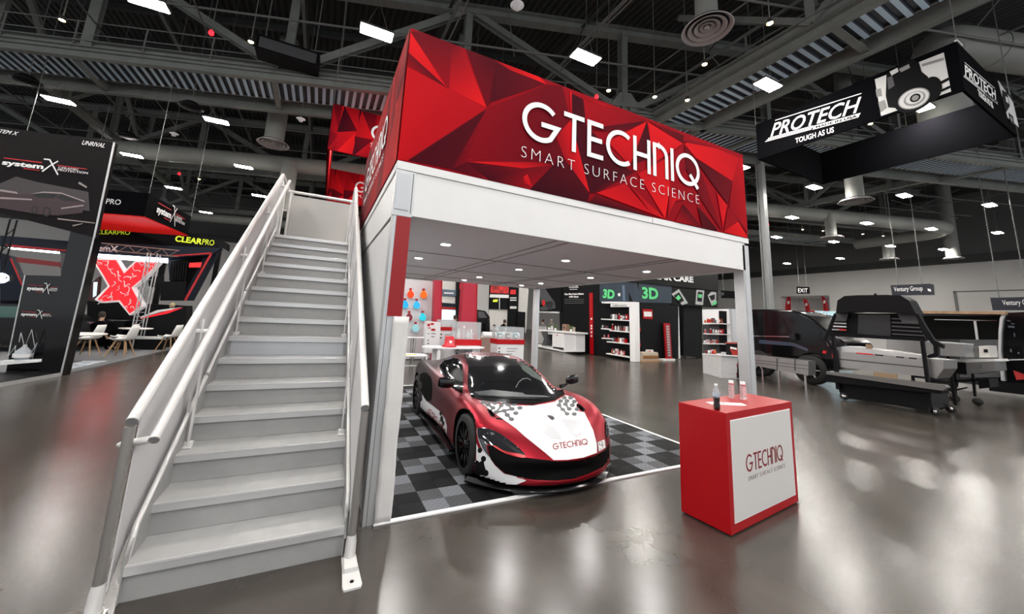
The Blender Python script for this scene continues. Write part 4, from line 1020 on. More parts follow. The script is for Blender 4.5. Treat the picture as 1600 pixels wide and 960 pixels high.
def wheel(x, y, s, r=.325, w=.235):
    t = MB(); M = Matrix.Rotation(PI/2, 4, 'Y')
    t.lathe([(r-.085,-w/2),(r-.03,-w/2),(r-.006,-w/2+.015),(r,-w/2+.04),(r,w/2-.04),(r-.006,w/2-.015),(r-.03,w/2),(r-.085,w/2)], 44, rubber, M=M)
    o = t.build('wheel', parent=car, loc=(x,y,r))
    k = MB(); k.lathe([(r-.083,-w/2+.01),(r-.08,w/2-.01),(r-.1,w/2-.02),(r-.1,-w/2+.02)], 36, carb, M=M)
    for i in range(10):
        a = i*2*PI/10; c, sn = math.cos(a), math.sin(a)
        for da in (-.09,.09):
            c2, s2 = math.cos(a+da), math.sin(a+da)
            k.beam((s*(w/2-.03),c*.05,sn*.05),(s*(w/2-.022),c2*(r-.095),s2*(r-.095)), .014, .02, carb, up=(1,0,0))
    k.lathe([(0,w/2-.02),(.04,w/2-.022),(.055,w/2-.04),(.055,0)] if s > 0 else [(0,-w/2+.02),(.04,-w/2+.022),(.055,-w/2+.04),(.055,0)], 16, carb, M=M)
    k.build('rim', parent=o)
    MB().lathe([(0,.0),(.17,.0),(.17,.02),(0,.02)], 30, mat('brake_disc', (.18,.18,.18), .35, .8), M=M).build('brake_disc', parent=o)
    c = MB(); c.prism([(math.cos(a)*q, math.sin(a)*q) for q,rg in ((.18,range(5)),(.11,range(4,-1,-1))) for a in [(-.5+i*.25) for i in rg]], (s*.05,0,0), mat('caliper_orange', (.6,.08,.02), .4), u=(0,1,0), v=(0,0,1)); c.build('caliper', parent=o)
for s in (-1,1): wheel(s*.80, FWY, s, .325, .225); wheel(s*.815, RWY, s, .335, .27)
# cabin seen through nothing: dash and wiper on the screen
wl_ = MB(); skin_line(wl_, [(737,619),(775,621),(800,624),(845,625)], 1.0, black, .016); wl_.build('wiper', parent=wsd)
dsh = MB(); decal('', s6(700,540,6,[(245,440),(420,420),(700,450),(720,465),(900,475),(960,490),(720,490),(500,480),(280,465)]), mat('dash_grey', (.045,.05,.055), .4), 3, .0075, mb=dsh)
skin_line(dsh, s6(700,540,6,[(635,400),(660,350),(700,318),(745,312),(775,330)]), 1.2, dgrey, .008); dsh.build('dashboard', parent=wsd)
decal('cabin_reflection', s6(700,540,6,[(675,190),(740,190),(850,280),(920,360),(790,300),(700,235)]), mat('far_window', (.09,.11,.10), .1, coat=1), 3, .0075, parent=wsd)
# ------------------------------------------------------------------ things around the booth: helpers
def at_pl(px, py, q, n):
    d = _f + _R*((px-CX)/FPX) - _U*((py-CY)/FPX); q = Vector(q); n = Vector(n)
    return Vector(CP) + d*((q-Vector(CP)).dot(n)/d.dot(n))
def trace(name, pts, m, parent=None, th=.1, x=None, y=None, q=None, n=None, mb=None, off=0):
    """a slab whose outline is measured on a plane of the hall; th is its real thickness away from the camera"""
    if x is not None: q, n = (x,0,0), (1,0,0)
    if y is not None: q, n = (0,y,0), (0,1,0)
    n = Vector(n).normalized()
    if n.dot(Vector(q)-Vector(CP)) < 0: n = -n
    q = Vector(q) + n*off
    P = [at_pl(a,b,q,n) for a,b in pts]; P = [Vector((p.x,p.y,max(p.z,0))) for p in P]
    b = mb or MB(); N_ = len(P); Q = [p+n*th for p in P]
    b.add(P+Q, [tuple(range(N_)), tuple(range(2*N_-1,N_-1,-1))] + [(i,i+N_,(i+1)%N_+N_,(i+1)%N_) for i in range(N_)], m)
    if mb is not None: return None
    return b.build(name, parent=parent)
def R4(x0,y0,x1,y1): return [(x0,y0),(x1,y0),(x1,y1),(x0,y1)]
def tframe(px0, py0, px1, py1, pxu, pyu, x=None, y=None, q=None, n=None, off=-.02):
    """lettering frame on a plane: baseline from pixel 0 to pixel 1, up toward pixel u; returns matrix and width, height"""
    if x is not None: q, n = (x,0,0), (1,0,0)
    if y is not None: q, n = (0,y,0), (0,1,0)
    n = Vector(n).normalized()
    if n.dot(Vector(q)-Vector(CP)) < 0: n = -n
    q = Vector(q) + n*off
    a = at_pl(px0,py0,q,n); b = at_pl(px1,py1,q,n); u = at_pl(pxu,pyu,q,n)
    return frame(a, b-a, u-a), (b-a).length, (u-a).length
def fit_text(name, body, F, m, parent, wfill=1.0, shear=0, offset=0):
    M, w_, h_ = F
    o = text(name, body, Matrix.Identity(4), h_*1.38, m, parent, .002, 1, offset, shear=shear)
    xs = [v.co.x for v in o.data.vertices]
    k = w_*wfill/(max(xs)-min(xs)); x0 = min(xs)
    for v in o.data.vertices: v.co = M @ Vector(((v.co.x-x0)*k, v.co.y, v.co.z+.003))
    return o
redln = mat('logo_red', (.45,.01,.015), .5)
def sysx(F, parent, full=True):
    """'system X CERAMIC PROTECTION' mark laid in a frame: w wide, h high (x height of 'system')"""
    M, w_, h_ = F
    fit_text('brand_lettering', 'system', (M, w_*.47, h_*.62), txtw, parent, offset=.03*h_)
    b = MB(); M2 = M
    for seg in (([(.47,-.35),(.535,.45),(.62,1.25)]), ([(.45,1.3),(.52,1.3),(.66,-.55)])):
        ribbon(b, [(x*w_, y*h_) for x,y in seg], .018*w_, M2, txtw, .006)
    b.build('cross_mark', parent=parent)
    r = MB(); ribbon(r, [(.0,.85*h_),(.44*w_,.80*h_)], .03*w_*.5, M2, redln, .004); ribbon(r, [(.62*w_,.70*h_),(.98*w_,.62*h_)], .012*w_, M2, redln, .004); ribbon(r, [(.25*w_,-.2*h_),(.44*w_,-.25*h_)], .012*w_, M2, redln, .004)
    r.build('swoosh', parent=parent)
    if full:
        fit_text('small_lettering', 'CERAMIC', (M @ Matrix.Translation((.64*w_,.30*h_,0)), w_*.24, h_*.26), txtw, parent)
        fit_text('small_lettering', 'PROTECTION', (M @ Matrix.Translation((.64*w_,-.02*h_,0)), w_*.36, h_*.28), txtw, parent)

# ------------------------------------------------------------------ left: dark billboard on a plinth
bdir = Vector((-.974,.227,0)); bq = Vector((-5.5,8.43,0)); bnn = Vector((.227,.974,0))
bil = root('billboard', 'tall dark billboard with white brand lettering and a dark car picture, left edge', 'billboard', (0,0,0))
bmat = mat('billboard_print', (.008,.006,.007), .6, spec=.1, noise=.25, nscale=1.2)
bp_ = trace('printed_board', [(177.5,222.5),(-60,190),(-60,318),(146,371)], bmat, bil, .14, q=bq, n=bnn)
trace('board_edge', [(179.5,222.5),(177,222),(145,372),(147.5,372)], alu, bil, .02, q=bq, n=bnn, off=-.01)
trace('support_column', [(147,366),(111,358),(58,594),(94,588)], blackg, bil, .25, q=bq, n=bnn, off=.01)
trace('column_edge', [(148,368),(146,368),(93,588),(95,588)], alu, bil, .02, q=bq, n=bnn, off=-.0)
sysx(tframe(3,257,137,272,3,245,q=bq,n=bnn,off=-.02), bp_)
fit_text('brand_lettering', 'UNRIVAL', tframe(128,226,163,231,129,219,q=bq,n=bnn,off=-.02), txtw, bp_, shear=.3)
fit_text('brand_lettering', 'SYSTEM X', tframe(-18,205,28,212,-18,199,q=bq,n=bnn,off=-.02), txtw, bp_, shear=.4)
art = MB(); c1 = mat('print_maroon_dark', (.04,.02,.024), .5); c2 = mat('print_highlight', (.30,.25,.25), .5); c3 = mat('print_black', (.006,.006,.006), .5)
def ar(pts, m, o): trace('', pts, m, None, .002, q=bq, n=bnn, mb=art, off=-.006-o)
ar([(0,287),(25,276),(60,285),(138,300),(140,330),(0,312)], mat('print_brown', (.045,.036,.038), .5), 0)
ar([(0,300),(30,304),(55,303),(70,300),(95,301),(115,307),(132,314),(133,322),(128,333),(90,337),(60,335),(0,325)], c1, .002)
ar([(50,304),(68,301),(92,302),(84,310),(60,309)], c3, .004); ar([(88,309),(97,303),(112,308),(128,315),(100,314)], c3, .004)
ar([(0,296),(26,300),(28,303),(0,299)], c2, .004); ar([(48,303),(68,299.5),(96,301),(132,314),(132,316),(96,303),(68,301.5)], c2, .005)
for cx_,cy_,r_ in ((73,331,8),(54,328,6)): ar([(cx_+r_*.8*math.cos(a*PI/6), cy_+r_*math.sin(a*PI/6)) for a in range(12)], c3, .005); ar([(cx_+r_*.5*math.cos(a*PI/6), cy_+r_*.65*math.sin(a*PI/6)) for a in range(12)], c1, .007)
ar([(95,325),(130,320),(131,322),(96,327)], c2, .005); ar([(0,308),(50,311),(50,313),(0,311)], c2, .004); ar([(90,341),(148,348),(148,349.5),(90,343)], c2, .004); ar([(113,352),(129,349),(129,350),(114,354)], c2, .004); ar([(124,284),(136,292),(135,294),(122,287)], c2, .004)
art.build('car_picture', parent=bp_)
plf = root('booth_platform', 'low black booth platform edge under the dark billboard', 'platform')
pa, pb2 = at(94,588,z=0), at(0,605,z=0); d_ = (pb2-pa).normalized(); nrm = Vector((-d_.y, d_.x, 0)); nrm = nrm if nrm.x < 0 else -nrm
MB().prism([(-.0,0),(6,0),(6,3.6),(-.0,3.6)], (0,0,.07), black, o=pa+Vector((0,0,0)), u=d_, v=nrm).build('deck', parent=plf)
MB().prism([(-.0,0),(6,0),(6,.02),(-.0,.02)], (0,0,.075), alu, o=pa+nrm*.0-nrm*.012, u=d_, v=nrm).build('edge_strip', parent=plf)
# lower glossy kiosk with cable and light
kq = Vector((-6.3,8.9,0))
ki = root('display_kiosk', 'glossy black display kiosk with two white brand marks beside the billboard column', 'kiosk')
kb = trace('kiosk_body', [(39,430),(105,432),(72,585),(4,596)], blackg, ki, .3, q=kq, n=bnn)
trace('kiosk_edge', [(38,430),(40,430),(5,596),(3,596)], alu, ki, .31, q=kq, n=bnn, off=-.01)
sysx(tframe(42,453,96,456,43,444,q=kq,n=bnn), kb); sysx(tframe(33,493,84,495,34,486,q=kq,n=bnn), kb)
trace('shelf', [(0,564),(62,563),(62,566),(0,571)], txtw, ki, .25, q=kq, n=bnn, off=-.3)
gk = MB()
for L in ([(12,560),(25,540),(22,560)],[(30,535),(33,520),(38,540)],[(40,540),(50,515),(55,545)],[(45,560),(58,536),(50,562)]):
    for a,b in zip(L[:-1],L[1:]): gk.beam(at_pl(*a,kq-bnn*.15,bnn), at_pl(*b,kq-bnn*.15,bnn), .012,.012, chrome)
gk.build('wire_display', parent=ki)
jar = root('glass_flask', 'round glass flask with a blue label on the kiosk shelf', 'flask', at_pl(33,565,kq-bnn*.2,bnn))
MB().lathe([(.03,.36),(.035,.32),(.12,.22),(.14,.14),(.09,.03),(.06,.01),(0,.01)], 20, glassmat('flask_glass', (.85,.9,.95), .45)).build('vessel', parent=jar); MB().lathe([(.142,.09),(.146,.17)], 20, txtw).build('label', parent=jar)
# cable mast in front of the white strip
hm = root('light_mast', 'black lattice lighting mast between the billboard and the white wall', 'mast')
m_ = MB(); a = at_pl(16,343,kq+bnn*1,bnn); b = at_pl(8,372,kq+bnn*1,bnn)
for o in (0,.12): m_.beam(a+Vector((o,0,.0)), (a.x+o,a.y,.1), .025,.025, black)
for k in range(10): m_.beam((a.x,a.y,.4+k*.4), (a.x+.12,a.y,.6+k*.4), .015,.015, black)
m_.build('lattice', parent=hm); sp2 = MB(); v = at_pl(4,436,kq+bnn*1.0,bnn)
sp2.lathe([(0,-.02),(.11,.0),(.12,.08)], 16, mat('booth_spot', (1,1,1), .5, emit=(.8,.9,1), es=25), c=v+Vector((0,0,0)), M=Matrix.Rotation(PI/2.4,4,'X')); sp2.build('flood_light', parent=hm)
trace('lamp_arm', [(8,433),(14,430),(16,440),(8,440)], black, hm, .1, q=kq+bnn*1.02, n=bnn)

# ------------------------------------------------------------------ the far booth at left
fb = root('far_exhibit_booth', 'dark blue-grey exhibition booth with slanted red-lined frames at far left', 'booth')
Yb = 16.5
def T_(name, pts, m, th=.3, off=0, parent=None): return trace(name, pts, m, parent or fb, th, y=Yb, off=off)
T_('header', [(0,368),(120,378),(120,396),(0,385)], navy, .4)
T_('header_line', [(10,382),(118,392),(118,394),(10,385)], redln, .02, -.02)
T_('led_strip', [(13,386.5),(92,393.5),(92,396.5),(13,389)], ledw, .05, .02)
T_('slanted_column', [(0,395),(16,400),(38,452),(36,470),(0,470)], navy, .3, .1); T_('slant_line', [(15,404),(17.5,404),(35,444),(33,446)], redln, .02, .08)
T_('screen_wall', [(25,402),(95,410),(95,420),(92,417),(27,410)], mat('dark_red_screen', (.06,.004,.005), .3, emit=(.35,.01,.01), es=.25), .05, .2)
T_('side_column', [(95,394),(112,397),(108,430),(95,428)], dgrey, .3, .05)
T_('wall_left_lower', [(0,470),(120,470),(120,540),(0,545)], black, .2, .5)
T_('brand_plate', [(107,402),(116,402),(115,409),(106,408)], txtr, .03, -.03)
# the right hand part of the booth
T_('rear_header', [(138,396),(262,404),(262,411),(136,402)], ledw, .05, .1)
T_('rear_fascia', [(140,378),(345,388),(330,398),(262,404),(138,397)], navy, .5, .12)
T_('right_frame', [(262,404),(330,396),(346,384),(300,470),(268,470)], navy, .3, .6)
T_('right_frame_panel', [(268,409),(318,400),(290,455),(268,455)], void, .02, .55)
b = MB()
for pts in ([(270,399),(329,394.5),(329,397),(272,401)],[(329,395),(332,396),(291,470),(287,470)]): trace('', pts, redln, None, .03, y=Yb, mb=b, off=.05)
b.build('frame_line', parent=fb)
b = MB()
for i in range(7): trace('', [(266+i*4.2,408),(268+i*4.2,408),(266+i*4,438),(264+i*4,438)], black, None, .04, y=Yb, mb=b, off=.3)
b.build('louvre', parent=fb)
T_('lit_sign', [(296,411),(315,410),(313,418),(295,418)], mat('lit_red', (.5,.02,.02), .4, emit=(.8,.02,.02), es=.8), .04, .2)
T_('bar_wall', [(136,470),(290,478),(290,540),(136,530)], black, .3, .35)
T_('menu_wall', [(139,445),(155,432),(152,470),(137,470)], mat('dark_maroon', (.05,.008,.010), .5), .2, .4)
T_('bright_picture', [(146,441),(152,441),(150,462),(145,465)], screen, .03, .35)
T_('dark_board', [(232,432),(256,432),(256,450),(232,449)], black, .05, .3); T_('counter_monitor', [(252,440),(291,440),(288,470),(250,470)], black, .1, .2)
lm = T_('brand_lettering_back', [(140,383),(152,384),(150,393),(138,391)], txtw, .02, .05)
fit_text('brand_lettering', 'systemX', tframe(128,391,184,394,130,381,y=Yb+.1,off=-.03), txtw, fb, offset=.01)
clr = root('exhibit_sign', 'black wall sign with lime green lettering behind the handrail', 'sign')
cb = trace('sign_board', [(150,352),(262,358),(340,372),(356,381),(355,392),(345,386),(262,388),(150,380)], black, clr, .5, y=19)
fit_text('lettering', 'CLEAR', tframe(273,377,315,382,274,368,y=19), txty, cb, offset=.012); fit_text('lettering', 'PRO', tframe(315.5,382,334,384,316,373,y=19), txty, cb)
fit_text('lettering', 'CLEARPRO', tframe(150,366,203,367,150,359,y=19), txty, cb)
pq = MB()
for px_ in (150,262,345): v = at(px_,375,y=19.2); pq.beam((v.x,19.25,0),(v.x,19.25,v.z), .18,.18, black)
pq.build('sign_post', parent=clr)
# black hanging box with red underside
zz = 4.7; Nn = at(225,340,z=zz); Rr = at(293,369,z=zz); Ll = Nn + (at(150,334,z=zz)-Nn).normalized()*4.2; Fq = Ll + (Rr-Nn); ht = (at_pl(232,302,Nn,(0,1,0)).z - zz)
hb = root('hanging_box_sign', 'black hanging box sign with a bright red underside and brand marks', 'hanging sign')
b = MB(); cs = [Nn,Rr,Fq,Ll]; up_ = Vector((0,0,ht))
for i in range(4): b.add([cs[i],cs[(i+1)%4],cs[(i+1)%4]+up_,cs[i]+up_], [(0,1,2,3)], blackf)
b.add([c+up_ for c in cs], [(0,1,2,3)], blackf); b.build('fabric_shell', parent=hb)
MB().add(cs+[c+Vector((0,0,.04)) for c in cs], [(0,1,2,3),(7,6,5,4),(0,4,5,1),(1,5,6,2),(2,6,7,3),(3,7,4,0)], mat('bright_red_underside', (.80,.006,.006), .6, emit=(.9,.004,.004), es=.35)).build('underside', parent=hb)
w1 = MB()
for c in cs: w1.tube([c+up_, c+up_+Vector((0,0,10.5-ht))], .012, 5, pipem)
w1.build('hanging_wire', parent=hb)
nr = (Rr-Nn).normalized(); sysx((frame(Nn+nr*(Rr-Nn).length*.18+Vector((0,0,ht*.42))+Vector((nr.y,-nr.x,0))*.03, nr, (0,0,1)), (Rr-Nn).length*.66, .42), hb)
nl = (Nn-Ll).normalized(); fit_text('brand_lettering', 'CLEARPRO', (frame(Ll+nl*2.2+Vector((0,0,ht*.42))+Vector((nl.y,-nl.x,0))*.03, nl, (0,0,1)), 1.2, .2), txtw, hb)
# the big red X
xs_ = root('letter_sculpture', 'big red letter X sculpture with white scribbled pattern and white edge', 'letter sign')
s8 = lambda L: [(90+x/8, 380+y/8) for x,y in L]
xo = s8([(425,195),(735,200),(830,350),(970,222),(1280,238),(1090,440),(945,555),(1080,790),(900,905),(760,735),(540,750),(460,705),(625,540),(560,420)])
xi = s8([(455,210),(725,214),(828,385),(980,240),(1245,250),(1070,430),(915,555),(1040,780),(900,880),(775,712),(545,730),(500,705),(655,540),(585,420)])
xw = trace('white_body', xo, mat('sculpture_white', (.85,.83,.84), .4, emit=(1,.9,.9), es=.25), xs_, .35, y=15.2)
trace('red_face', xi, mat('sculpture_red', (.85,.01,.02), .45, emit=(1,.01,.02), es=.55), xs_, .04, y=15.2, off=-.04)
sc = MB(); R = random.Random(9)
cent = s8([(560,260),(640,300),(700,380),(760,430),(700,490),(820,500),(880,420),(960,350),(1060,290),(1150,280),(760,600),(640,660),(700,690),(860,640),(920,700),(900,800),(560,700),(840,560),(1000,420),(620,230)])
for cx_,cy_ in cent:
    for k in range(2):
        a = R.uniform(0,6); P = []
        x, y = cx_+R.uniform(-3,3), cy_+R.uniform(-2,2)
        for i in range(9): P.append(at(x,y,y=15.14)); a += R.uniform(-.9,1.2); x += 1.3*math.cos(a); y += 1.3*math.sin(a)
        sc.tube(P, .013, 4, txtw)
sc.build('scribble_pattern', parent=xs_)['kind'] = 'stuff'
MB().box((-8.6,15.1,0),(-6.9,15.7,.95), black).build('base', parent=xs_)
# lattice truss tower
tt = root('truss_tower', 'slim aluminium lattice tower in front of the red X sculpture', 'truss')
A0 = at(231,395,y=14.6); A1 = Vector((A0.x-.15,14.6,0)); b = MB()
for dx,dy in ((0,0),(.28,0),(0,.28),(.28,.28)): b.tube([(A0.x+dx,14.6+dy,0),(A0.x+dx,14.6+dy,A0.z)], .02, 6, alu)
k = 0; z = .1
while z < A0.z-.3:
    s = 1 if k%2 else 0
    b.beam((A0.x+.28*s,14.6,z),(A0.x+.28*(1-s),14.6,z+.3), .014,.014, alu); b.beam((A0.x,14.6+.28*s,z),(A0.x,14.6+.28*(1-s),z+.3), .014,.014, alu); b.beam((A0.x,14.6,z),(A0.x+.28,14.6,z), .014,.014, alu); z += .3; k += 1
b.build('lattice', parent=tt)
hz = A0.z-.05; h2 = MB()
for dz_ in (0,.24): h2.tube([(A0.x-1.3,14.6,hz+dz_),(A0.x+.9,14.6,hz+dz_)], .02, 6, mat('copper_truss', (.35,.22,.18), .4, .6))
for i in range(9): h2.beam((A0.x-1.3+i*.24,14.6,hz+(i%2)*.24),(A0.x-1.06+i*.24,14.6,hz+((i+1)%2)*.24), .014,.014, MATS['copper_truss'])
h2.build('cross_arm', parent=tt)
# red and white bar counter, people, dark show car
bc = root('bar_counter', 'black bar counter with a slanting red and white stripe near the red X', 'counter')
trace('counter_body', [(206,497),(285,481),(291,478),(291,545),(206,528)], black, bc, .8, y=14.9); b = MB()
trace('', [(220,495),(245,485),(285,480),(250,488),(219,497.5)], txtw, None, .02, y=14.9, mb=b, off=-.02); trace('', [(222,497),(262,486),(286,481),(262,490),(218,499)], MATS['sculpture_red'], None, .02, y=14.9, mb=b, off=-.03); b.build('stripe', parent=bc)
person('person with fair hair in a white shirt bending behind the bar counter', -6.0, 16.15, 1.7, .6, txtw, black, (.5,.38,.22), 'lean')
person('person in black clothes sitting among the white chairs', -6.9, 13.4, 1.7, 2.6, blackf, blackf, (.02,.015,.01), 'sit')
sc_ = root('show_car', 'black show car with a dark green window behind the white chairs', 'car', (-9.3,13.9,0), .05)
cp = MB(); cp.prism([(-2.2,.35),(-2.15,.75),(-1.7,.95),(-.9,1.02),(-.4,1.42),(.9,1.45),(1.6,1.05),(2.2,.95),(2.3,.6),(2.25,.3),(1.9,.28),(1.75,.55),(1.4,.65),(1.05,.55),(.9,.28),(-.95,.28),(-1.1,.55),(-1.45,.65),(-1.8,.55),(-1.95,.28)], (0,1.8,0), blackg, o=(0,-.9,0)); cp.build('body', parent=sc_, bevel=.08)
MB().prism([(-.75,1.02),(-.35,1.36),(.8,1.38),(1.3,1.05)], (0,.02,0), mat('green_glass', (.01,.07,.05), .1, coat=1), o=(0,-.915,0)).build('side_window', parent=sc_)
for x in (-1.45,1.4): MB().tube([(x,-.93,.33),(x,-.7,.33)], .33, 24, rubber).tube([(x,-.94,.33),(x,-.93,.33)], .2, 20, alu).build('wheel', parent=sc_)
# carpet, chairs and tables
cpt = root('carpet', 'grey booth carpet under the white chairs', 'carpet')
c0, c1_, = at(94,588,z=0), at(262,548,z=0)
MB().prism([(0,0),((c1_-c0).length+.9,0),((c1_-c0).length+.9,5.5),(0,5.5)], (0,0,.03), mat('carpet_grey', (.16,.165,.175), .95, noise=.15, nscale=30), o=c0, u=(c1_-c0).normalized(), v=Vector((-(c1_-c0).normalized().y,(c1_-c0).normalized().x,0))).build('pile', parent=cpt)
MB().prism([(.1,.25),(2.4,.25),(2.4,.75),(.1,.75)], (0,0,.004), mat('floor_lettering', (.45,.5,.55), .6, noise=.5, nscale=9), o=c0+Vector((0,0,.03)), u=(c1_-c0).normalized(), v=Vector((-(c1_-c0).normalized().y,(c1_-c0).normalized().x,0))).build('floor_print', parent=cpt)
shell = mat('shell_white', (.78,.78,.77), .35)
def make_chair(label):
    r = root('shell_chair', label, 'chair', (0,0,0), 0, 'white shell chairs with wooden legs')
    prof = [(-.22,.455),(-.20,.44),(-.08,.425),(.08,.425),(.17,.45),(.215,.52),(.25,.66),(.285,.82)]; wid = [.19,.215,.235,.235,.225,.215,.205,.165]
    vs_ = []; n_ = 8
    for (y,z),w_ in zip(prof, wid):
        for j in range(n_+1):
            t = j/n_*2-1; e = abs(t)**2.5; vs_.append((t*w_, y - (e*.05 if z > .5 else 0), z + (e*.05 if z <= .5 else 0)))
    m_ = MB(); m_.add(vs_, [(i*(n_+1)+j, i*(n_+1)+j+1, (i+1)*(n_+1)+j+1, (i+1)*(n_+1)+j) for i in range(len(prof)-1) for j in range(n_)], shell, True)
    o = m_.build('seat_shell', parent=r); md = o.modifiers.new('s','SOLIDIFY'); md.thickness = .02
    MB().box((-.17,-.15,.44),(.17,.13,.465), shell).build('seat_pad', parent=r, bevel=.012)
    for sx in (-1,1):
        for sy in (-1,1): MB().tube([(sx*.09,sy*.09,.42),(sx*.21,sy*.22,.0)], [.020,.013], 8, wood).build('leg', parent=r)
    MB().beam((-.12,0,.40),(.12,0,.40),.03,.02,black).beam((0,-.12,.40),(0,.12,.40),.03,.02,black).build('under_frame', parent=r)
    return r
c0_ = make_chair('white shell chair facing left, nearest of the chair group'); c0_.location = (-5.75,11.9,.03); c0_.rotation_euler.z = -1.75; c0_.scale = (1.12,)*3
for x,y,rz,l in ((-6.1,12.9,-1.6,'white shell chair half hidden behind the nearest chair'),(-6.6,12.1,-1.7,'white shell chair just right of the round white table'),(-5.05,13.3,-1.8,'white shell chair standing alone, closest to the handrail'),(-7.0,11.0,1.6,'white shell chair behind the round table, cut by the dark column')):
    dup(c0_, (x,y,.03), rz, label=l)
def table(x, y, label, rad=.45, hh=.74):
    r = root('round_table', label, 'table', (x,y,.03), 0, 'round white tables on the grey carpet')
    MB().lathe([(0,hh),(rad-.01,hh),(rad,hh-.01),(rad-.02,hh-.03),(0,hh-.03)], 36, shell).build('tabletop', parent=r)
    MB().tube([(0,0,.02),(0,0,hh-.03)], .03, 14, chrome).build('pedestal', parent=r); MB().lathe([(0,.03),(.05,.03),(.24,.012),(.25,0)], 28, dgrey).build('base', parent=r)
table(-6.35,10.75,'round white table beside the dark billboard column', .62); table(-6.15,13.9,'round white table behind the chairs', .45)
bx = root('white_bench', 'low white bench between the chairs', 'bench', (-5.75,14.1,.03)); MB().box((-.9,-.2,.36),(.5,.2,.44), shell).build('seat', parent=bx, bevel=.02); MB().box((-.8,-.15,0),(.4,.15,.36), black).build('base', parent=bx)
# second faceted banner behind
b2 = root('fabric_banner', 'smaller red faceted box banner hanging farther back, left of the big one', 'banner')
n2 = at(520,161,y=10); zb, zt = at(513,233,y=10).z, at(520,161,y=10).z; xl = -.9; w2 = 5.2
dfar = 6.8
def bpanel(nm, a, u, w_, seed, lg_=True):
    M = frame(Vector(a), Vector(u), (0,0,1)); h_ = zt-zb
    m_ = MB(); m_.add([M @ Vector(p) for p in ((0,0,-.02),(w_,0,-.02),(w_,h_,-.02),(0,h_,-.02),(0,0,-.08),(w_,0,-.08),(w_,h_,-.08),(0,h_,-.08))], [(0,1,2,3),(7,6,5,4),(0,4,5,1),(1,5,6,2),(2,6,7,3),(3,7,4,0)], MATS['banner_red_cloth'])
    o = m_.build(nm, parent=b2); facets('printed_facets', rnd_facets(w_, h_, seed), M, o)
    if lg_:
        l = MB(); logo(l, M @ Matrix.Translation((w_*.26,h_*.42,.02)), w_*.62, h_*.34, txtw, .14, .001); l.build('word_mark', parent=o); text('tagline', 'SMART SURFACE SCIENCE', M @ Matrix.Translation((w_*.26,h_*.25,.02)), h_*.14, txtw, o, .001, 1.3)
bpanel('front_panel', (xl,10,zb), (1,0,0), w2, 3)
bpanel('back_panel', (xl,10+dfar,zb), (1,0,0), w2, 4)
bpanel('side_panel', (xl,10+dfar,zb), (0,-1,0), dfar, 5)
w1 = MB()
for x,y in ((xl,10),(xl+w2,10),(xl,10+dfar),(xl+w2,10+dfar)): w1.tube([(x,y,zt-.05),(x,y,15.2)], .012, 5, pipem)
w1.build('hanging_wire', parent=b2)
# ------------------------------------------------------------------ behind the car: lab style display area
wlac = mat('display_white', (.74,.74,.76), .4)
fpan = root('flask_display_wall', 'white display wall with rows of coloured round flasks', 'display wall')
fw = trace('wall_panel', [(626,435),(682,440),(676,560),(618,562)], mat('pearl_panel', (.66,.65,.68), .35), fpan, .12, y=11)
cols = [((.85,.06,.01),(641.9,459.9)),((.9,.16,.01),(662.3,460.6)),((.01,.38,.75),(633.1,475.9)),((.02,.42,.78),(651.4,476.7)),((.16,.02,.03),(639.7,495.6)),((.02,.62,.78),(660.8,495.6)),((.25,.55,.62),(630.2,513.1)),((.28,.58,.64),(649.6,513.1))]
for k,(c,(x,y)) in enumerate(cols):
    m = mat('flask_liquid_%d' % k, c, .2, emit=c, es=.35); sh = [(x+5.4*math.cos(a*PI/9), y+5.6*math.sin(a*PI/9)) for a in range(-7,-2+0)]
    circ = [(x+5.2*math.cos(math.radians(a)), y+.8+5.4*math.sin(math.radians(a))) for a in range(-50,231,20)] + [(x-1.1,y-6.5),(x+1.1,y-6.5)]
    big = [(x+6.3*math.cos(math.radians(a)), y+.8+6.6*math.sin(math.radians(a))) for a in range(-50,231,20)] + [(x-1.8,y-7),(x+1.8,y-7)]
    f = trace('flask', circ, m, fpan, .10, y=11, off=-.12); trace('flask_outline', big, txtw, f, .03, y=11, off=-.05)
    trace('stopper', [(x-1.9,y-9.5),(x+1.9,y-9.5),(x+1.6,y-6.5),(x-1.6,y-6.5)], redflat, f, .08, y=11, off=-.12)
def rcol(label, pts, Y):
    r = root('red_column', label, 'column'); trace('shaft', pts, mat('column_red', (.42,.01,.035), .4), r, .35, y=Y)
    trace('edge_strip', [(pts[1][0]-1.2,pts[1][1]),pts[1],pts[2],(pts[2][0]-1.2,pts[2][1])], redflat, r, .02, y=Y, off=-.02); return r
rcol('slim red column right of the flask display wall', [(680.5,430),(691.5,430),(688,575),(675,575)], 10.4)
rcol('wide red column behind the display cases', [(725,434),(746.5,435),(744,565),(716,565)], 10.4)
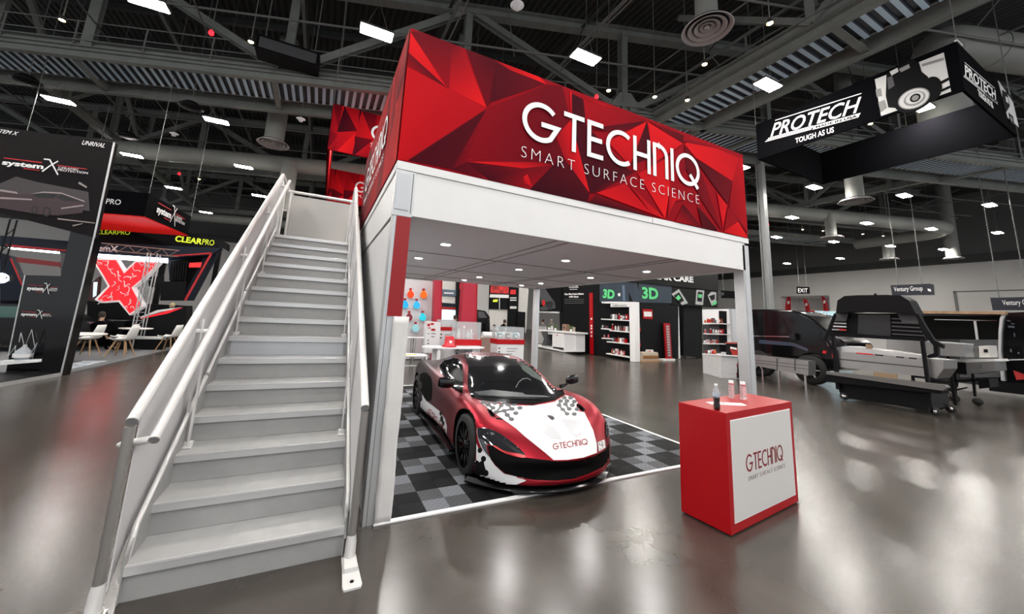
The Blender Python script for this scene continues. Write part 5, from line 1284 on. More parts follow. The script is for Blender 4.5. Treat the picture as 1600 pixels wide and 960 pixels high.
def case(label, x0, x1, yb, yt, yc, Y, depth, seed, cor=0):
    """white plinth, red band, clear box; pixel measures on the front plane Y"""
    r = root('display_case', label, 'display case')
    a = at(x0,yb,y=Y); b_ = at(x1,yb,y=Y); z0 = a.z; z1 = at(x0,yt,y=Y).z; z2 = at(x0,yc,y=Y).z; w_ = b_.x-a.x
    MB().box((a.x+.02,Y+.02,0),(b_.x-.02,Y+depth-.02,z0), wlac).build('plinth', parent=r, bevel=.004)
    MB().box((a.x,Y,z0),(b_.x,Y+depth,z1), redflat).build('red_band', parent=r, bevel=.004)
    g = MB(); t = .012
    for p,q in (((a.x+.03,Y+.03),(b_.x-.03,Y+.03+t)),((a.x+.03,Y+depth-.04),(b_.x-.03,Y+depth-.03)),((a.x+.03,Y+.03),(a.x+.03+t,Y+depth-.03)),((b_.x-.03-t,Y+.03),(b_.x-.03,Y+depth-.03))): g.box((p[0],p[1],z1),(q[0],q[1],z2), acrylic)
    g.box((a.x+.03,Y+.03,z2),(b_.x-.03,Y+depth-.03,z2+t), acrylic); g.build('clear_cover', parent=r)
    l = MB()
    for k in range(3): l.box((a.x+w_*.35,Y+.012,z0-.15-.09*k),(a.x+w_*(.75-.1*k),Y+.02,z0-.135-.09*k), dgrey)
    for k in range(2): l.box((a.x+.06,Y+.012,z0-.16-.12*k),(a.x+.12,Y+.02,z0-.11-.12*k), dgrey)
    l.build('printed_text', parent=r)
    return a.x, b_.x, z1, Y, depth
def bottle(label, x, y, z, h, rad, m, capc, nm='product_bottle', grp='bottles in the display cases'):
    r = root(nm, label, 'bottle', (x,y,z), 0, grp)
    MB().lathe([(0,0),(rad,0),(rad*1.02,h*.1),(rad,h*.62),(rad*.35,h*.8),(rad*.33,h*.88)], 16, m).build('body', parent=r); MB().lathe([(rad*.4,h*.86),(rad*.4,h),(0,h)], 12, capc).build('cap', parent=r); return r
clearb = glassmat('bottle_clear', (.95,.9,.93), .4)
cx0, cx1, cz, cy, cdp = case('white and red display case with tall bottles under its clear cover', 711, 752, 540, 530.5, 503, 8.2, .55, 1)
for k,(f,h,m,cc,l) in enumerate(((.2,.34,wlac,txtw,'short white bottle at the left of the left display case'),(.40,.45,clearb,txtw,'tallest clear bottle in the left display case'),(.55,.3,wlac,txtw,'squat white box bottle in the middle of the left display case'),(.68,.34,wlac,txtw,'white bottle right of the middle in the left display case'),(.88,.22,redflat,redflat,'red round bottle at the right of the left display case'))): bottle(l, cx0+(cx1-cx0)*f, cy+.25, cz, h*.95, .06, m, cc)
cx0, cx1, cz, cy, cdp = case('white and red display case with a low clear cover, near the rear booth post', 777, 820, 538, 530.5, 511, 8.0, .6, 2)
tealm = mat('teal_box', (.08,.35,.42), .4)
for k,(f,c,l) in enumerate(((.2,tealm,'teal carton at the left of the right display case'),(.5,mat('brown_box', (.16,.08,.07), .5),'brown carton in the middle of the right display case'),(.78,tealm,'teal carton at the right of the right display case'))):
    r = root('product_carton', l, 'carton', (cx0+(cx1-cx0)*f,cy+.3,cz)); MB().box((-.07,-.06,0),(.07,.06,.2), c).build('box', parent=r, bevel=.004); MB().box((-.05,-.063,.06),(.05,-.058,.14), txtw).build('label', parent=r)
case('small white and red plinth case between the red columns', 686, 713, 516.5, 511, 500, 9.2, .5, 3)
tb = root('white_table', 'long white oval table behind the car', 'table'); a = at(664,545,y=7.6); b_ = at(764,545,y=7.6); zt_ = .77
tb.location = ((a.x+b_.x)/2, 8.0, 0); hw_ = (b_.x-a.x)/2
MB().prism([(hw_*math.cos(t*PI/18), .42*math.sin(t*PI/18)) for t in range(36)], (0,0,.04), wlac, o=(0,0,zt_-.04), v=(0,1,0)).build('tabletop', parent=tb)
for s in (-1,1): MB().prism([(-.05,-.3),(.05,-.3),(.05,.3),(-.05,.3)], (0,0,zt_-.04), wlac, o=(s*hw_*.55,0,0), v=(0,1,0)).build('leg', parent=tb)
bk = root('red_bucket', 'red flared bucket standing on the white oval table', 'bucket', (at(701.5,545,y=7.9).x,7.9,zt_))
MB().lathe([(.22,0),(.24,.02),(.17,.07),(.14,.26),(.145,.33),(.13,.33),(0,.31)], 28, mat('bucket_red', (.55,.01,.02), .2, coat=.6)).build('shell', parent=bk); MB().box((-.05,-.165,.13),(.03,-.15,.20), txtw).build('mark', parent=bk)
def stool(x, y, label, h=.78, c=wlac, w_=.36):
    r = root('bench_stool', label, 'stool', (x,y,0)); MB().box((-w_,-.25,h-.04),(w_,.25,h), c).build('seat', parent=r, bevel=.006)
    for sx in (-1,1):
        for sy in (-1,1): MB().box((sx*(w_-.03)-.02,sy*.22-.02,0),(sx*(w_-.03)+.02,sy*.22+.02,h-.04), c).build('leg', parent=r)
    MB().box((-w_+.03,-.012,.25),(w_-.03,.012,.28), c).build('stretcher', parent=r); return r
sv = at(648,548,y=7.4); stool(sv.x, 7.5, 'low white table with metal legs just behind the car', .58)
pads = root('yellow_pad', 'yellow pad lying on the low white table', 'pad', (sv.x-.12,7.5,.58)); MB().box((-.16,-.12,0),(.16,.12,.02), mat('pad_yellow', (.75,.6,.02), .5)).build('cover', parent=pads); MB().box((-.15,-.115,.02),(.15,.115,.022), mat('paper')).build('sheet', parent=pads)
for px,l in ((637,'grey bar stool nearest the corner post in front of the flask wall'),(656,'grey bar stool right of the first in front of the flask wall')):
    v = at(px,526,y=9.4); r = root('bar_stool', l, 'stool', (v.x,9.4,0), 0, 'grey bar stools'); MB().box((-.2,-.18,.92),(.2,.18,.95), wlac).build('seat', parent=r, bevel=.01)
    for sx in (-1,1): MB().tube([(sx*.16,-.14,.92),(sx*.2,-.18,0)], .014, 8, steel).tube([(sx*.16,.14,.92),(sx*.2,.18,0)], .014, 8, steel).build('leg', parent=r)
    MB().tube([(-.19,-.17,.35),(.19,-.17,.35)], .012, 8, steel).build('foot_rail', parent=r)
rk = root('leaflet_rack', 'white leaflet rack with red cards beside the flask wall', 'rack'); trace('rack_body', [(667,502),(689,504),(686,552),(663,552)], wlac, rk, .3, y=9.0); b = MB()
for x,y,w_,h_ in ((668,506,4,4),(673,505,5,3),(669,512,3.5,1.5),(674,514,6,3),(668,521,3,1),(674,521,7,1),(674,526,5,1),(668,531,2,2),(668,536,2,2)): trace('', R4(x,y,x+w_,y+h_), redflat if w_ > 3.2 and h_ > 1.4 else dgrey, None, .01, y=9.0, mb=b, off=-.012)
b.build('cards', parent=rk)
# distant booths seen under the deck (parallel to the lab area, much farther)
YF = 24
fb1 = root('distant_booth', 'distant booth with a dark blue sign and red strip seen between the red columns', 'booth')
trace('back_wall', [(690,438),(716,440),(714,520),(688,520)], wallw, fb1, .2, y=YF); trace('blue_sign', [(691,452),(714,454),(714,463),(691,462)], mat('slate_blue', (.10,.15,.22), .5), fb1, .1, y=YF, off=-.15)
trace('lettering', [(694,457),(709,457.5),(709,459.5),(694,459)], txtw, fb1, .02, y=YF, off=-.18); trace('red_strip', [(689,480),(713,481),(713,484),(689,483)], redflat, fb1, .1, y=YF, off=-.15); trace('dark_band', [(690,473),(713,475),(713,480),(690,479)], navy, fb1, .1, y=YF, off=-.15)
trace('picture', [(690,484),(713,485),(712,500),(689,500)], screen, fb1, .03, y=YF, off=-.12); trace('black_wall', [(714,440),(727,442),(724,530),(712,530)], black, fb1, .4, y=YF, off=-.3); trace('red_logo', [(718,443),(724,444),(724,453),(718,452)], txtr, fb1, .02, y=YF, off=-.33)
fb2 = root('distant_booth', 'distant black booth wall with red and white graphic boards right of the wide red column', 'booth')
trace('white_pillar', [(746,442),(764,444),(763,520),(745,520)], mat('pillar_grey', (.42,.42,.41), .6), fb2, .5, y=YF)
trace('graphic_board', [(766,446),(796,448),(796,484),(765,483)], black, fb2, .2, y=YF); trace('red_header', [(767,446),(795,448.5),(795,459),(766,458)], mat('graphic_red', (.5,.02,.02), .5, noise=.8, nscale=2.5), fb2, .05, y=YF, off=-.06)
trace('white_strip', [(766,460),(795,461),(795,466),(765,465)], txtw, fb2, .05, y=YF, off=-.06); trace('yellow_mark', [(771,468.5),(778,468),(777,472),(770,472)], txty, fb2, .02, y=YF, off=-.03); trace('pane_line', [(780,466),(781,466),(781,484),(780,484)], txtw, fb2, .02, y=YF, off=-.03)
trace('vertical_sign', [(796,447),(811,449),(808,535),(793,535)], black, fb2, .2, y=YF, off=-.1); trace('red_label', [(798,453),(806,453),(806,460),(797,460)], txtr, fb2, .02, y=YF, off=-.13)
b = MB()
for y in (465,468.5,479,481): trace('', R4(797,y,807,y+1.6), txtw, None, .02, y=YF, mb=b, off=-.13)
b.build('white_text', parent=fb2)
trace('white_wall', [(764,484),(796,485),(794,520),(764,520)], wallw, fb2, .2, y=YF, off=.1); trace('rear_wall', [(809,449),(826,450),(822,520),(808,520)], wallw, fb2, .2, y=YF, off=.3); trace('black_board', [(809,487),(821,488),(820,530),(807,530)], black, fb2, .3, y=YF, off=-.2)
dk = root('dark_show_car', 'dark car front seen right of the wide red column', 'car'); trace('body', [(745,484),(758,486),(765,495),(766,520),(743,528)], blackg, dk, 1.6, y=18); MB().tube([(at(752,515,y=18).x,18.2,.33),(at(752,515,y=18).x,18.5,.33)], .33, 20, rubber).tube([(at(752,515,y=18).x,19.2,.33),(at(752,515,y=18).x,19.5,.33)], .33, 20, rubber).build('wheels', parent=dk); trace('windscreen', [(747,487),(756,488),(761,497),(748,497)], dgrey, dk, .05, y=18, off=-.03)
sf = root('white_bench', 'long white cushioned bench with a black strap behind the display cases', 'bench', (0,0,0))
a = at(754,520,y=12.5); b_ = at(790,524,y=12.5); MB().tube([(a.x,12.5,a.z-.12),(b_.x+.7,12.5,a.z-.12)], .16, 20, wlac).build('roll_cushion', parent=sf); MB().box((a.x-.1,12.3,.0),(b_.x+.8,13.0,a.z-.22), mat('bench_base', (.3,.2,.17), .6)).build('base', parent=sf)
xm_ = at(770,520,y=12.5).x; MB().tube([(xm_-.04,12.5,a.z-.12),(xm_+.04,12.5,a.z-.12)], .168, 20, black).build('strap', parent=sf)
person('person in a dark patterned jacket standing between the red columns', at(711,505,y=12.5).x, 12.5, 1.72, .5, blackf, blackf)
person('person in dark clothes behind the white bench, leaning over a table', at(784,500,y=16).x, 16, 1.65, .4, blackf, blackf, pose='lean')
person('person sitting far back beside the vertical black sign', at(775,500,y=17).x, 17.2, 1.7, -.6, dgrey, blackf, pose='sit')

# ------------------------------------------------------------------ the black car-care booth with the green signs
q1, n1 = (13.28,9.935,0), (.994,.11,0); q2, n2_ = (13.28,9.935,0), (-.135,.99,0)
cb_ = root('car_care_booth', 'black car-care exhibition booth with two big green lettered signs', 'booth')
def L1(nm, pts, m, th=.05, off=-.02, parent=None): return trace(nm, pts, m, parent or cb_, th, q=q1, n=n1, off=off)
def L2(nm, pts, m, th=.05, off=-.02, parent=None): return trace(nm, pts, m, parent or cb_, th, q=q2, n=n2_, off=off)
L1('left_wall', [(872,425),(992,423),(992,566),(898,550),(876,545)], black, .3, 0); L2('right_wall', [(990.5,423),(1060,426),(1060,561),(990.5,566)], black, .3, 0)
L1('poster_frame', [(834,444),(878,444),(878,490),(834,488)], txtw, .15, .0); L1('poster', [(836,446),(877,446),(877,487),(836,486)], black, .05, -.06)
b = MB()
for pts in ([(842,450),(850,449),(866,472),(862,484),(846,476)],[(852,472),(866,470),(868,482),(853,484)],[(840,482),(852,478),(856,485),(838,485)]): trace('', pts, dgrey, None, .01, q=q1, n=n1, mb=b, off=-.07)
trace('', [(848,468),(852,472),(850,479),(847,476)], txtr, None, .01, q=q1, n=n1, mb=b, off=-.085); b.build('poster_picture', parent=cb_)
b = MB()
for x,y,w_ in ((870,456,7),(870,459.5,7),(870,463.5,6),(870,468,7)): trace('', R4(x,y,x+w_,y+1.6), txtw, None, .01, q=q1, n=n1, mb=b, off=-.05)
for x,y,w_ in ((889,449,15),(890,452,12)): trace('', R4(x,y,x+w_,y+.7), txtw, None, .01, q=q1, n=n1, mb=b, off=-.05)
b.build('small_text', parent=cb_)
fit_text('wall_lettering', 'PRO', tframe(889,448,904,448,889,443,q=q1,n=n1,off=-.03), txtw, cb_, offset=.01)
fit_text('wall_lettering', 'Clean, Shine, Protect, Enhance', tframe(882,461,912,460.5,882,458.5,q=q1,n=n1,off=-.03), txtw, cb_, offset=.006); fit_text('wall_lettering', 'with Ease', tframe(889,465,904,465,889,462.5,q=q1,n=n1,off=-.03), txtw, cb_, offset=.006)
for y in (467.5,470.5,473.5): L1('text_line', [(882,y),(912,y),(912,y+1),(882,y+1)], dgrey)
L1('red_strip', [(920.6,458),(925.8,458),(927,554),(921.5,553.5)], redflat, .04, -.04); b = MB()
for y in (497,508,512,518,524): trace('', R4(923,y,925,y+3), txtw, None, .01, q=q1, n=n1, mb=b, off=-.06)
b.build('strip_lettering', parent=cb_)
L1('sign_panel', [(937,443),(992,440),(992,472),(937,472)], mat('night_blue', (.02,.035,.055), .4), .05, -.04); L2('sign_panel', [(992,440),(1052,441),(1052,474),(992,473)], MATS['night_blue'], .05, -.04)
fit_text('green_lettering', '3D', tframe(941.7,465,959.8,467,941.7,452,q=q1,n=n1,off=-.07), txtg, cb_, offset=.03); fit_text('green_lettering', '3D', tframe(1003.3,466,1028.5,467.5,1003.3,448.5,q=q2,n=n2_,off=-.07), txtg, cb_, offset=.03)
L1('horse_mark', [(965,459),(969,458),(969,463),(966,463)], txtw, .01, -.07)
L1('graphic_tube', [(972,446),(976,446),(977,470),(973,470)], MATS['slate_blue'], .01, -.06)
L2('header', [(905,420),(1122,424),(1122,441),(905,441)][0:0] or [(992,418),(1122,420),(1122,455),(992,441)], black, .35, -.12); fit_text('header_lettering', 'CAR CARE', tframe(1021,435.5,1083.5,441.5,1021,426,q=q2,n=n2_,off=-.16), txtw, cb_, offset=.02)
L2('picture_band', [(1050,444),(1121.5,453),(1121.5,481),(1050,476)], black, .3, -.05)
def gadget(pts, pts2, pts3):
    o = L2('product_picture', pts, mat('picture_silver', (.45,.45,.46), .4), .02, -.08); L2('screen_area', pts2, black, .01, -.09, o); L2('green_mark', pts3, txtg, .01, -.10, o)
gadget([(1049.5,460),(1061,452),(1075,474),(1066,477)], [(1053,462),(1061,457),(1069,470),(1062,474)], [(1056,466),(1060,461),(1064,466),(1060,470)])
gadget([(1088.5,453),(1100.5,454),(1098.5,477),(1087,476)], [(1091,456),(1098,457),(1096.5,472),(1089.5,471)], [(1091.5,460),(1097,460),(1096.5,466),(1091,465)])
gadget([(1106,462),(1112,456),(1119,457),(1119,476),(1112,478)], [(1108,463),(1117,460),(1117,468),(1112,470)], [(1113,474),(1120,470),(1120,474),(1114,478)])
L2('red_notice', [(1004.6,483),(1019.5,484),(1020,499),(1004.8,498)], redflat, .03, -.04); L2('notice_print', [(1006,487),(1018.5,487.5),(1018.8,495),(1006.2,495)], txtw, .01, -.05)
for y0,y1 in ((504,520),(527,544)): o = L2('board_display', [(995.5,y0+2),(998,y0),(1001,y0+2),(1001,y1-2),(998,y1),(995.5,y1-2)], mat('board_dark', (.03,.02,.02), .4), .04, -.05); L2('board_mark', R4(996,y1-7,1001,y1-2), txtr, .01, -.06, o)
L2('wall_right_of_door', [(1068,476),(1097,478),(1097,560),(1068,556)], black, .3, .2); L2('closet_back', [(1056,478),(1072,478),(1072,560),(1058,561)], wallw, .1, .6); L2('door_jamb', [(1056.5,479),(1060.5,479),(1063,561),(1060,561)], txtw, .05, .02)
rb = root('red_floor_sign', 'tall narrow red sign with white lettering standing against the black booth wall', 'sign'); L2('sign_board', [(1037.5,505),(1047,505.5),(1050.5,561.5),(1041,561.5)], redflat, .05, -.18, rb); b = MB()
for k in range(12): trace('', R4(1041+k*.25,509+k*4.1,1045.5+k*.25,512+k*4.1), MATS['picture_silver'], None, .01, q=q2, n=n2_, mb=b, off=-.2)
b.build('sign_print', parent=rb); L2('foot', [(1036,561.5),(1055,561),(1055,564),(1036,564.5)], txtw, .25, -.3, rb)
bxp = root('box_pile', 'low white and brown carton on a small pallet beside the red floor sign', 'carton'); L2('carton', [(1004.5,551),(1028,551),(1029.5,563),(1005,564)], mat('carton_cream', (.6,.52,.42), .6), .35, -.4, bxp); L2('printed_band', [(1005,556),(1029,556),(1029,561),(1005,561)], mat('band_brown', (.3,.13,.04), .6), .01, -.42, bxp); L2('pallet', [(1004,564),(1032,563),(1032,566),(1004,567)], wood, .4, -.42, bxp)
rg = root('white_carton', 'small white package on top of the cream carton', 'package'); L2('package', [(1013,547),(1021,547),(1021,551),(1013,551)], txtw, .15, -.3, rg); L2('package_label', [(1014,548.5),(1017,548.5),(1017,550),(1014,550)], txtr, .01, -.31, rg)
# shelf unit at the booth corner
su = root('shelf_unit', 'black and white product shelf unit at the booth corner with four shelves', 'shelf')
L1('right_upright', [(983,473),(991.5,472),(992.5,566),(984.5,565)], txtw, .35, -.38, su); L1('top_bar', [(940,471.5),(990,472),(990,475),(940,474)], txtw, .3, -.36, su); L1('brand_header', [(954,475),(983,475),(983,480),(954,480)], txtw, .03, -.37, su)
fit_text('header_lettering', 'LUBRICANTS', tframe(957,479.2,979,479.2,957,476.2,q=q1,n=n1,off=-.40), dgrey, su)
for k,(xa,ya,xb,yb_) in enumerate(((939,498,983,500.5),(939,513,952,514),(952,516,983,518.5),(940,528,955,529),(948,533.5,983,537),(947,552,983,558))): L1('shelf', [(xa,ya),(xb,yb_),(xb,yb_+1.6),(xa,ya+1.6)], txtw, .32, -.36, su)
pcol = [redflat, txtw, mat('product_orange', (.5,.09,.03), .4), mat('product_pink', (.55,.12,.12), .4), alup, dgrey]
Rq = random.Random(21); cnt = 0
def products(q, n, off, rows, grp, where):
    """bottles and cartons standing on shelves: rows of (px0, px1, py of shelf, count, px height)"""
    global cnt
    ordn = ['first','second','third','fourth','fifth','sixth','seventh','eighth','ninth']
    names_ = {id(redflat):'red', id(txtw):'white', id(pcol[2]):'orange', id(pcol[3]):'pink', id(alup):'silver', id(dgrey):'grey'}
    nn = Vector(n).normalized(); nn = -nn if nn.dot(Vector(q)-Vector(CP)) < 0 else nn
    for ri,(xa,xb,ya,yb_,k,ph,rw) in enumerate(rows):
        for i in range(k):
            t = (i+.5)/k; px = xa+(xb-xa)*t; py = ya+(yb_-ya)*t; qq = Vector(q)+nn*off
            v = at_pl(px,py,qq,nn); v2 = at_pl(px,py-ph*Rq.uniform(.7,1.1),qq,nn); h = max(.1, v2.z-v.z); m = pcol[Rq.randrange(len(pcol))]
            r = root('shelf_product', '%s product %s from the left on the %s %s' % (names_[id(m)], ordn[i], rw, where), 'product', v, 0, grp)
            if Rq.random() < .6:
                MB().lathe([(0,0),(.045,0),(.045,h*.65),(.018,h*.8),(.018,h*.86)], 10, m).build('container', parent=r); MB().lathe([(.022,h*.85),(.022,h),(0,h)], 8, pcol[Rq.randrange(2)]).build('cap', parent=r)
            else:
                MB().box((-.05,-.06,0),(.05,.06,h), m).build('carton', parent=r, bevel=.004); MB().box((-.053,-.04,h*.3),(-.049,.04,h*.7), pcol[Rq.randrange(2)]).build('label', parent=r)
products(q1, n1, -.2, [(953,982,499,500.3,7,9,'top'),(940,951,513,513.9,2,6,'left upper'),(955,982,516.3,518.2,6,10,'second'),(941,954,528,528.8,2,6,'left lower'),(957,980,534,536.6,6,9,'third'),(955,976,553.5,557,6,9,'bottom')], 'products on the corner shelf unit', 'shelf of the corner shelf unit')
# right shelf bay with its counter
q3 = Vector((13.28,6.43,0)); n3 = Vector((.9,-.43,0)).normalized(); q4 = Vector((14.3,6.3,0))
sh = root('shelf_unit', 'white backlit product shelf right of the black booth opening', 'shelf')
def L3(nm, pts, m, th=.05, off=0, parent=None): return trace(nm, pts, m, parent or sh, th, q=q4, n=n3, off=off)
L3('back_panel', [(1097,484),(1141,483),(1146,560),(1100,560)], mat('lit_back', (.7,.7,.7), .5, emit=(1,1,1), es=.25), .04, .3); L3('right_frame', [(1139,483),(1143,483),(1148,560),(1144,560)], alup, .35, 0); L3('divider', [(1123,486),(1126,486),(1127,550),(1124,550)], black, .3, .05); L3('dark_back', [(1098,507),(1125,507),(1126,552),(1099,552)], dgrey, .02, .27)
for ya,yb_ in ((504.5,505.5),(521,522),(536.5,537)): L3('shelf', [(1098,ya),(1131,yb_),(1131,yb_+1.5),(1098,ya+1.5)], txtw, .3, 0)
products(q4, n3, .1, [(1100,1129,504.5,505.3,7,7,'top'),(1100,1130,521,521.8,7,7,'middle'),(1100,1128,536.5,537,6,6,'lower')], 'products on the white backlit shelf', 'shelf of the white backlit unit')
wc = root('white_counter', 'white counter with a wavy front standing before the backlit shelf', 'counter'); trace('body', [(1098,553.5),(1127,556),(1127,591),(1098.5,583)], mat('wavy_white', (.62,.62,.63), .5, bump=1, bscale=6), wc, .7, q=q3, n=n3); trace('top', [(1097,552.5),(1128,554.5),(1128,556.5),(1097,554)], txtw, wc, .75, q=q3, n=n3, off=-.02)
products(q3, n3, .4, [(1103,1119,552.8,553.6,5,7,'white')], 'products on the white counter', 'counter before the backlit shelf')
rc = root('black_red_counter', 'black counter with red flame pattern right of the white counter', 'counter'); q5 = Vector((13.15,5.4,0)); n5 = Vector((.95,.3,0)).normalized(); trace('body', [(1134,536),(1158,537),(1163,591),(1136,590)], black, rc, .5, q=q5, n=n5); trace('top', [(1133,535),(1160,536),(1160,538),(1133,537)], mat('counter_top_red', (.4,.06,.04), .5), rc, .52, q=q5, n=n5, off=-.01)
b = MB()
for pts in ([(1140,545),(1148,548),(1152,543),(1154,556),(1149,560),(1153,572),(1148,578),(1152,586),(1141,585),(1147,576),(1143,566),(1149,561),(1144,554)],): trace('', pts, mat('flame_red', (.3,.01,.005), .5), None, .01, q=q5, n=n5, mb=b, off=-.02)
trace('', [(1141,542),(1151,544),(1151,547),(1141,545)], txtw, None, .01, q=q5, n=n5, mb=b, off=-.03); b.build('flame_pattern', parent=rc)
bs = root('black_banner', 'black banner with white mark on the far wall behind the corner post', 'banner'); trace('cloth', [(1126,454),(1160,456),(1160,467),(1127,466)], black, bs, .05, x=30); MB().tube([(30.02,at(1130,455,x=30).y,at(1130,455,x=30).z-.1),(30.02,at(1130,455,x=30).y,15.2)], .02, 5, pipem).tube([(30.02,at(1156,456,x=30).y,at(1156,456,x=30).z-.1),(30.02,at(1156,456,x=30).y,15.2)], .02, 5, pipem).build('hanging_wire', parent=bs); trace('mark', [(1149,457),(1154,456),(1154,463),(1150,463)], txtw, bs, .02, x=30, off=-.03); trace('lettering', [(1120,457),(1131,457),(1131,462),(1121,462)], dgrey, bs, .02, x=30, off=-.02)
# white reception counters at left of the black booth
rcn = root('reception_counter', 'white reception counter with cupboard doors left of the black booth wall', 'counter')
def L6(nm, pts, m, th=.05, off=0): return trace(nm, pts, m, rcn, th, x=11.9, off=off)
L6('worktop', [(842,515),(900,519.5),(900,522),(842,517.5)], txtw, .8, -.04); L6('cupboard', [(863,520),(881,521.5),(881,547),(863,545)], txtw, .6); L6('cupboard_right', [(881,521.5),(900,522),(900,549),(881,549.5)], wlac, .6, .05); L6('shelf', [(851,519),(863,520),(863,523),(851,522)], wlac, .5); L6('kick_strip', [(864,542),(880,544),(880,546.5),(864,544.5)], black, .02, -.02); L6('base', [(834,538),(864,544),(881,549),(900,549),(900,550),(881,550.5),(834,541)], txtw, .6, -.02)
L6('open_back', [(836,509),(852,511),(850,538),(836,536)], mat('pillar_grey'), .1, .5); L6('curved_leg', [(845,518),(855,518),(853,540),(846,540),(850,530)], dgrey, .3, -.06); L6('lock', [(869.5,523),(871,523),(871,525),(869.5,525)], redflat, .01, -.02)
def potted(x, y, z, l):
    r = root('potted_plant', l, 'plant', (x,y,z)); MB().lathe([(.05,0),(.07,.12),(0,.12)], 12, txtw).build('pot', parent=r); R = random.Random(int(x*100)); g = MB(); gm = mat('leaf_green', (.10,.16,.05), .6)
    for k in range(26):
        a = R.uniform(0,6.3); h = R.uniform(.12,.3); w_ = .02; c, s = math.cos(a), math.sin(a); g.add([(0,0,.1),(c*.08-s*w_,s*.08+c*w_,.1+h*.7),(c*.15,s*.15,.1+h),(c*.08+s*w_,s*.08-c*w_,.1+h*.7)], [(0,1,2,3)], gm)
    g.build('foliage', parent=r)
for px,l in ((858,'small leafy plant at the left on the white reception counter'),(868,'leafy plant in the middle of the white reception counter'),(892,'small leafy plant at the right of the white reception counter')):
    v = at(px,518,x=12.2); potted(12.2, v.y, at(870,517.5,x=11.9).z+.03, l)
zc = at(870,517.5,x=11.9).z+.03
for px,l,m,s_ in ((861,'white cube display on the reception counter',txtw,.12),(884,'brown wicker carton on the reception counter',mat('wicker', (.30,.18,.12), .7, noise=.3, nscale=30),.2),(895,'cream bag on the reception counter',mat('carton_cream'),.13)):
    v = at(px,515,x=12.4); r = root('counter_box', l, 'box', (12.4,v.y,zc)); MB().box((-s_*.6,-s_,0),(s_*.6,s_,s_*1.9), m).build('case', parent=r, bevel=.01); MB().box((-s_*.62,-s_*.5,s_*.6),(-s_*.58,s_*.5,s_*1.2), dgrey).build('label', parent=r)
person('person in a grey patterned jacket with a red scarf behind the reception counter', 13.1, at(848,515,x=13.1).y, 1.72, -1.3, mat('jacket_grey', (.14,.14,.15), .8, noise=.6, nscale=25), blackf)
person('person in black and white clothes farther behind the reception counter', 14.6, at(861,515,x=14.6).y, 1.75, -1.6, mat('jacket_grey'), blackf, (.3,.3,.3))
# ------------------------------------------------------------------ hanging black box sign
pr_ = root('hanging_box_sign', 'black square hanging box sign with white slanted lettering and a wheel picture, top right', 'hanging sign')
px0, px1, py0, py1, pz0, pz1 = 12.30, 16.50, -1.17, 3.37, 7.5, 8.78
t_ = .05
fc = MB().box((px0,py0,pz0),(px0+t_,py1,pz1), blackf).build('near_panel', parent=pr_)
sd = MB().box((px0+t_,py0,pz0),(px1,py0+t_,pz1), blackf).build('right_panel', parent=pr_)
MB().box((px1-t_,py0+t_,pz0),(px1,py1,pz1), blackf).build('far_panel', parent=pr_); MB().box((px0+t_,py1-t_,pz0),(px1-t_,py1,pz1), blackf).build('left_panel', parent=pr_)
MB().box((px0-.02,py0-.02,pz1-.01),(px0+.35,py0+.03,pz1+.03), txtw).build('corner_clip', parent=pr_)
w1 = MB()
for x,y in ((px0,py0),(px0,py1),(px1,py0),(px1,py1)): w1.tube([(x,y,pz1),(x,y,15.2)], .012, 5, pipem)
w1.build('hanging_wire', parent=pr_)
def protech(M, w_, h_, parent):
    fit_text('lettering', 'PROTECH', (M, w_, h_), txtw, parent, shear=.30, offset=.006)
    b = MB()
    ribbon(b, [(.05*w_,1.16*h_),(1.0*w_,1.16*h_)], .06*h_, M, txtw, .004)
    for k in range(3): ribbon(b, [(-.03*w_-.02*k*w_,(-.09-.10*k)*h_),((.52 if k < 2 else .50)*w_,(-.09-.10*k)*h_)], .05*h_, M, txtw, .004)
    b.build('stripes', parent=parent)
    r = MB(); r.add([M @ Vector(p) for p in ((.53*w_,-.10*h_,.004),(1.0*w_,-.10*h_,.004),(.98*w_,-.36*h_,.004),(.515*w_,-.36*h_,.004))], [(0,1,2,3)], txtw); r.build('made_in_box', parent=parent)
    fit_text('lettering', 'MADE IN USA', (M @ Matrix.Translation((.55*w_,-.32*h_,.006)), w_*.42, h_*.16), black, parent, offset=.004)
F = tframe(1204,213.5,1345,174,1206.3,193,x=px0,off=-.015); protech(F[0], F[1], F[2], fc)
fit_text('tagline', 'TOUGH AS US', tframe(1243,224,1303,206.5,1243.4,216,x=px0,off=-.015), txtw, fc, offset=.003)
F = tframe(1508,117,1558,158,1507,98,y=py0,off=-.015); protech(F[0], F[1], F[2]*.82, sd)
fit_text('tagline', 'TOUGH AS US', tframe(1529,150,1552,170,1528,140,y=py0,off=-.015), txtw, sd, offset=.003)
bwl = mat('picture_light', (.62,.62,.62), .5); bwm = mat('picture_mid', (.25,.25,.25), .5)
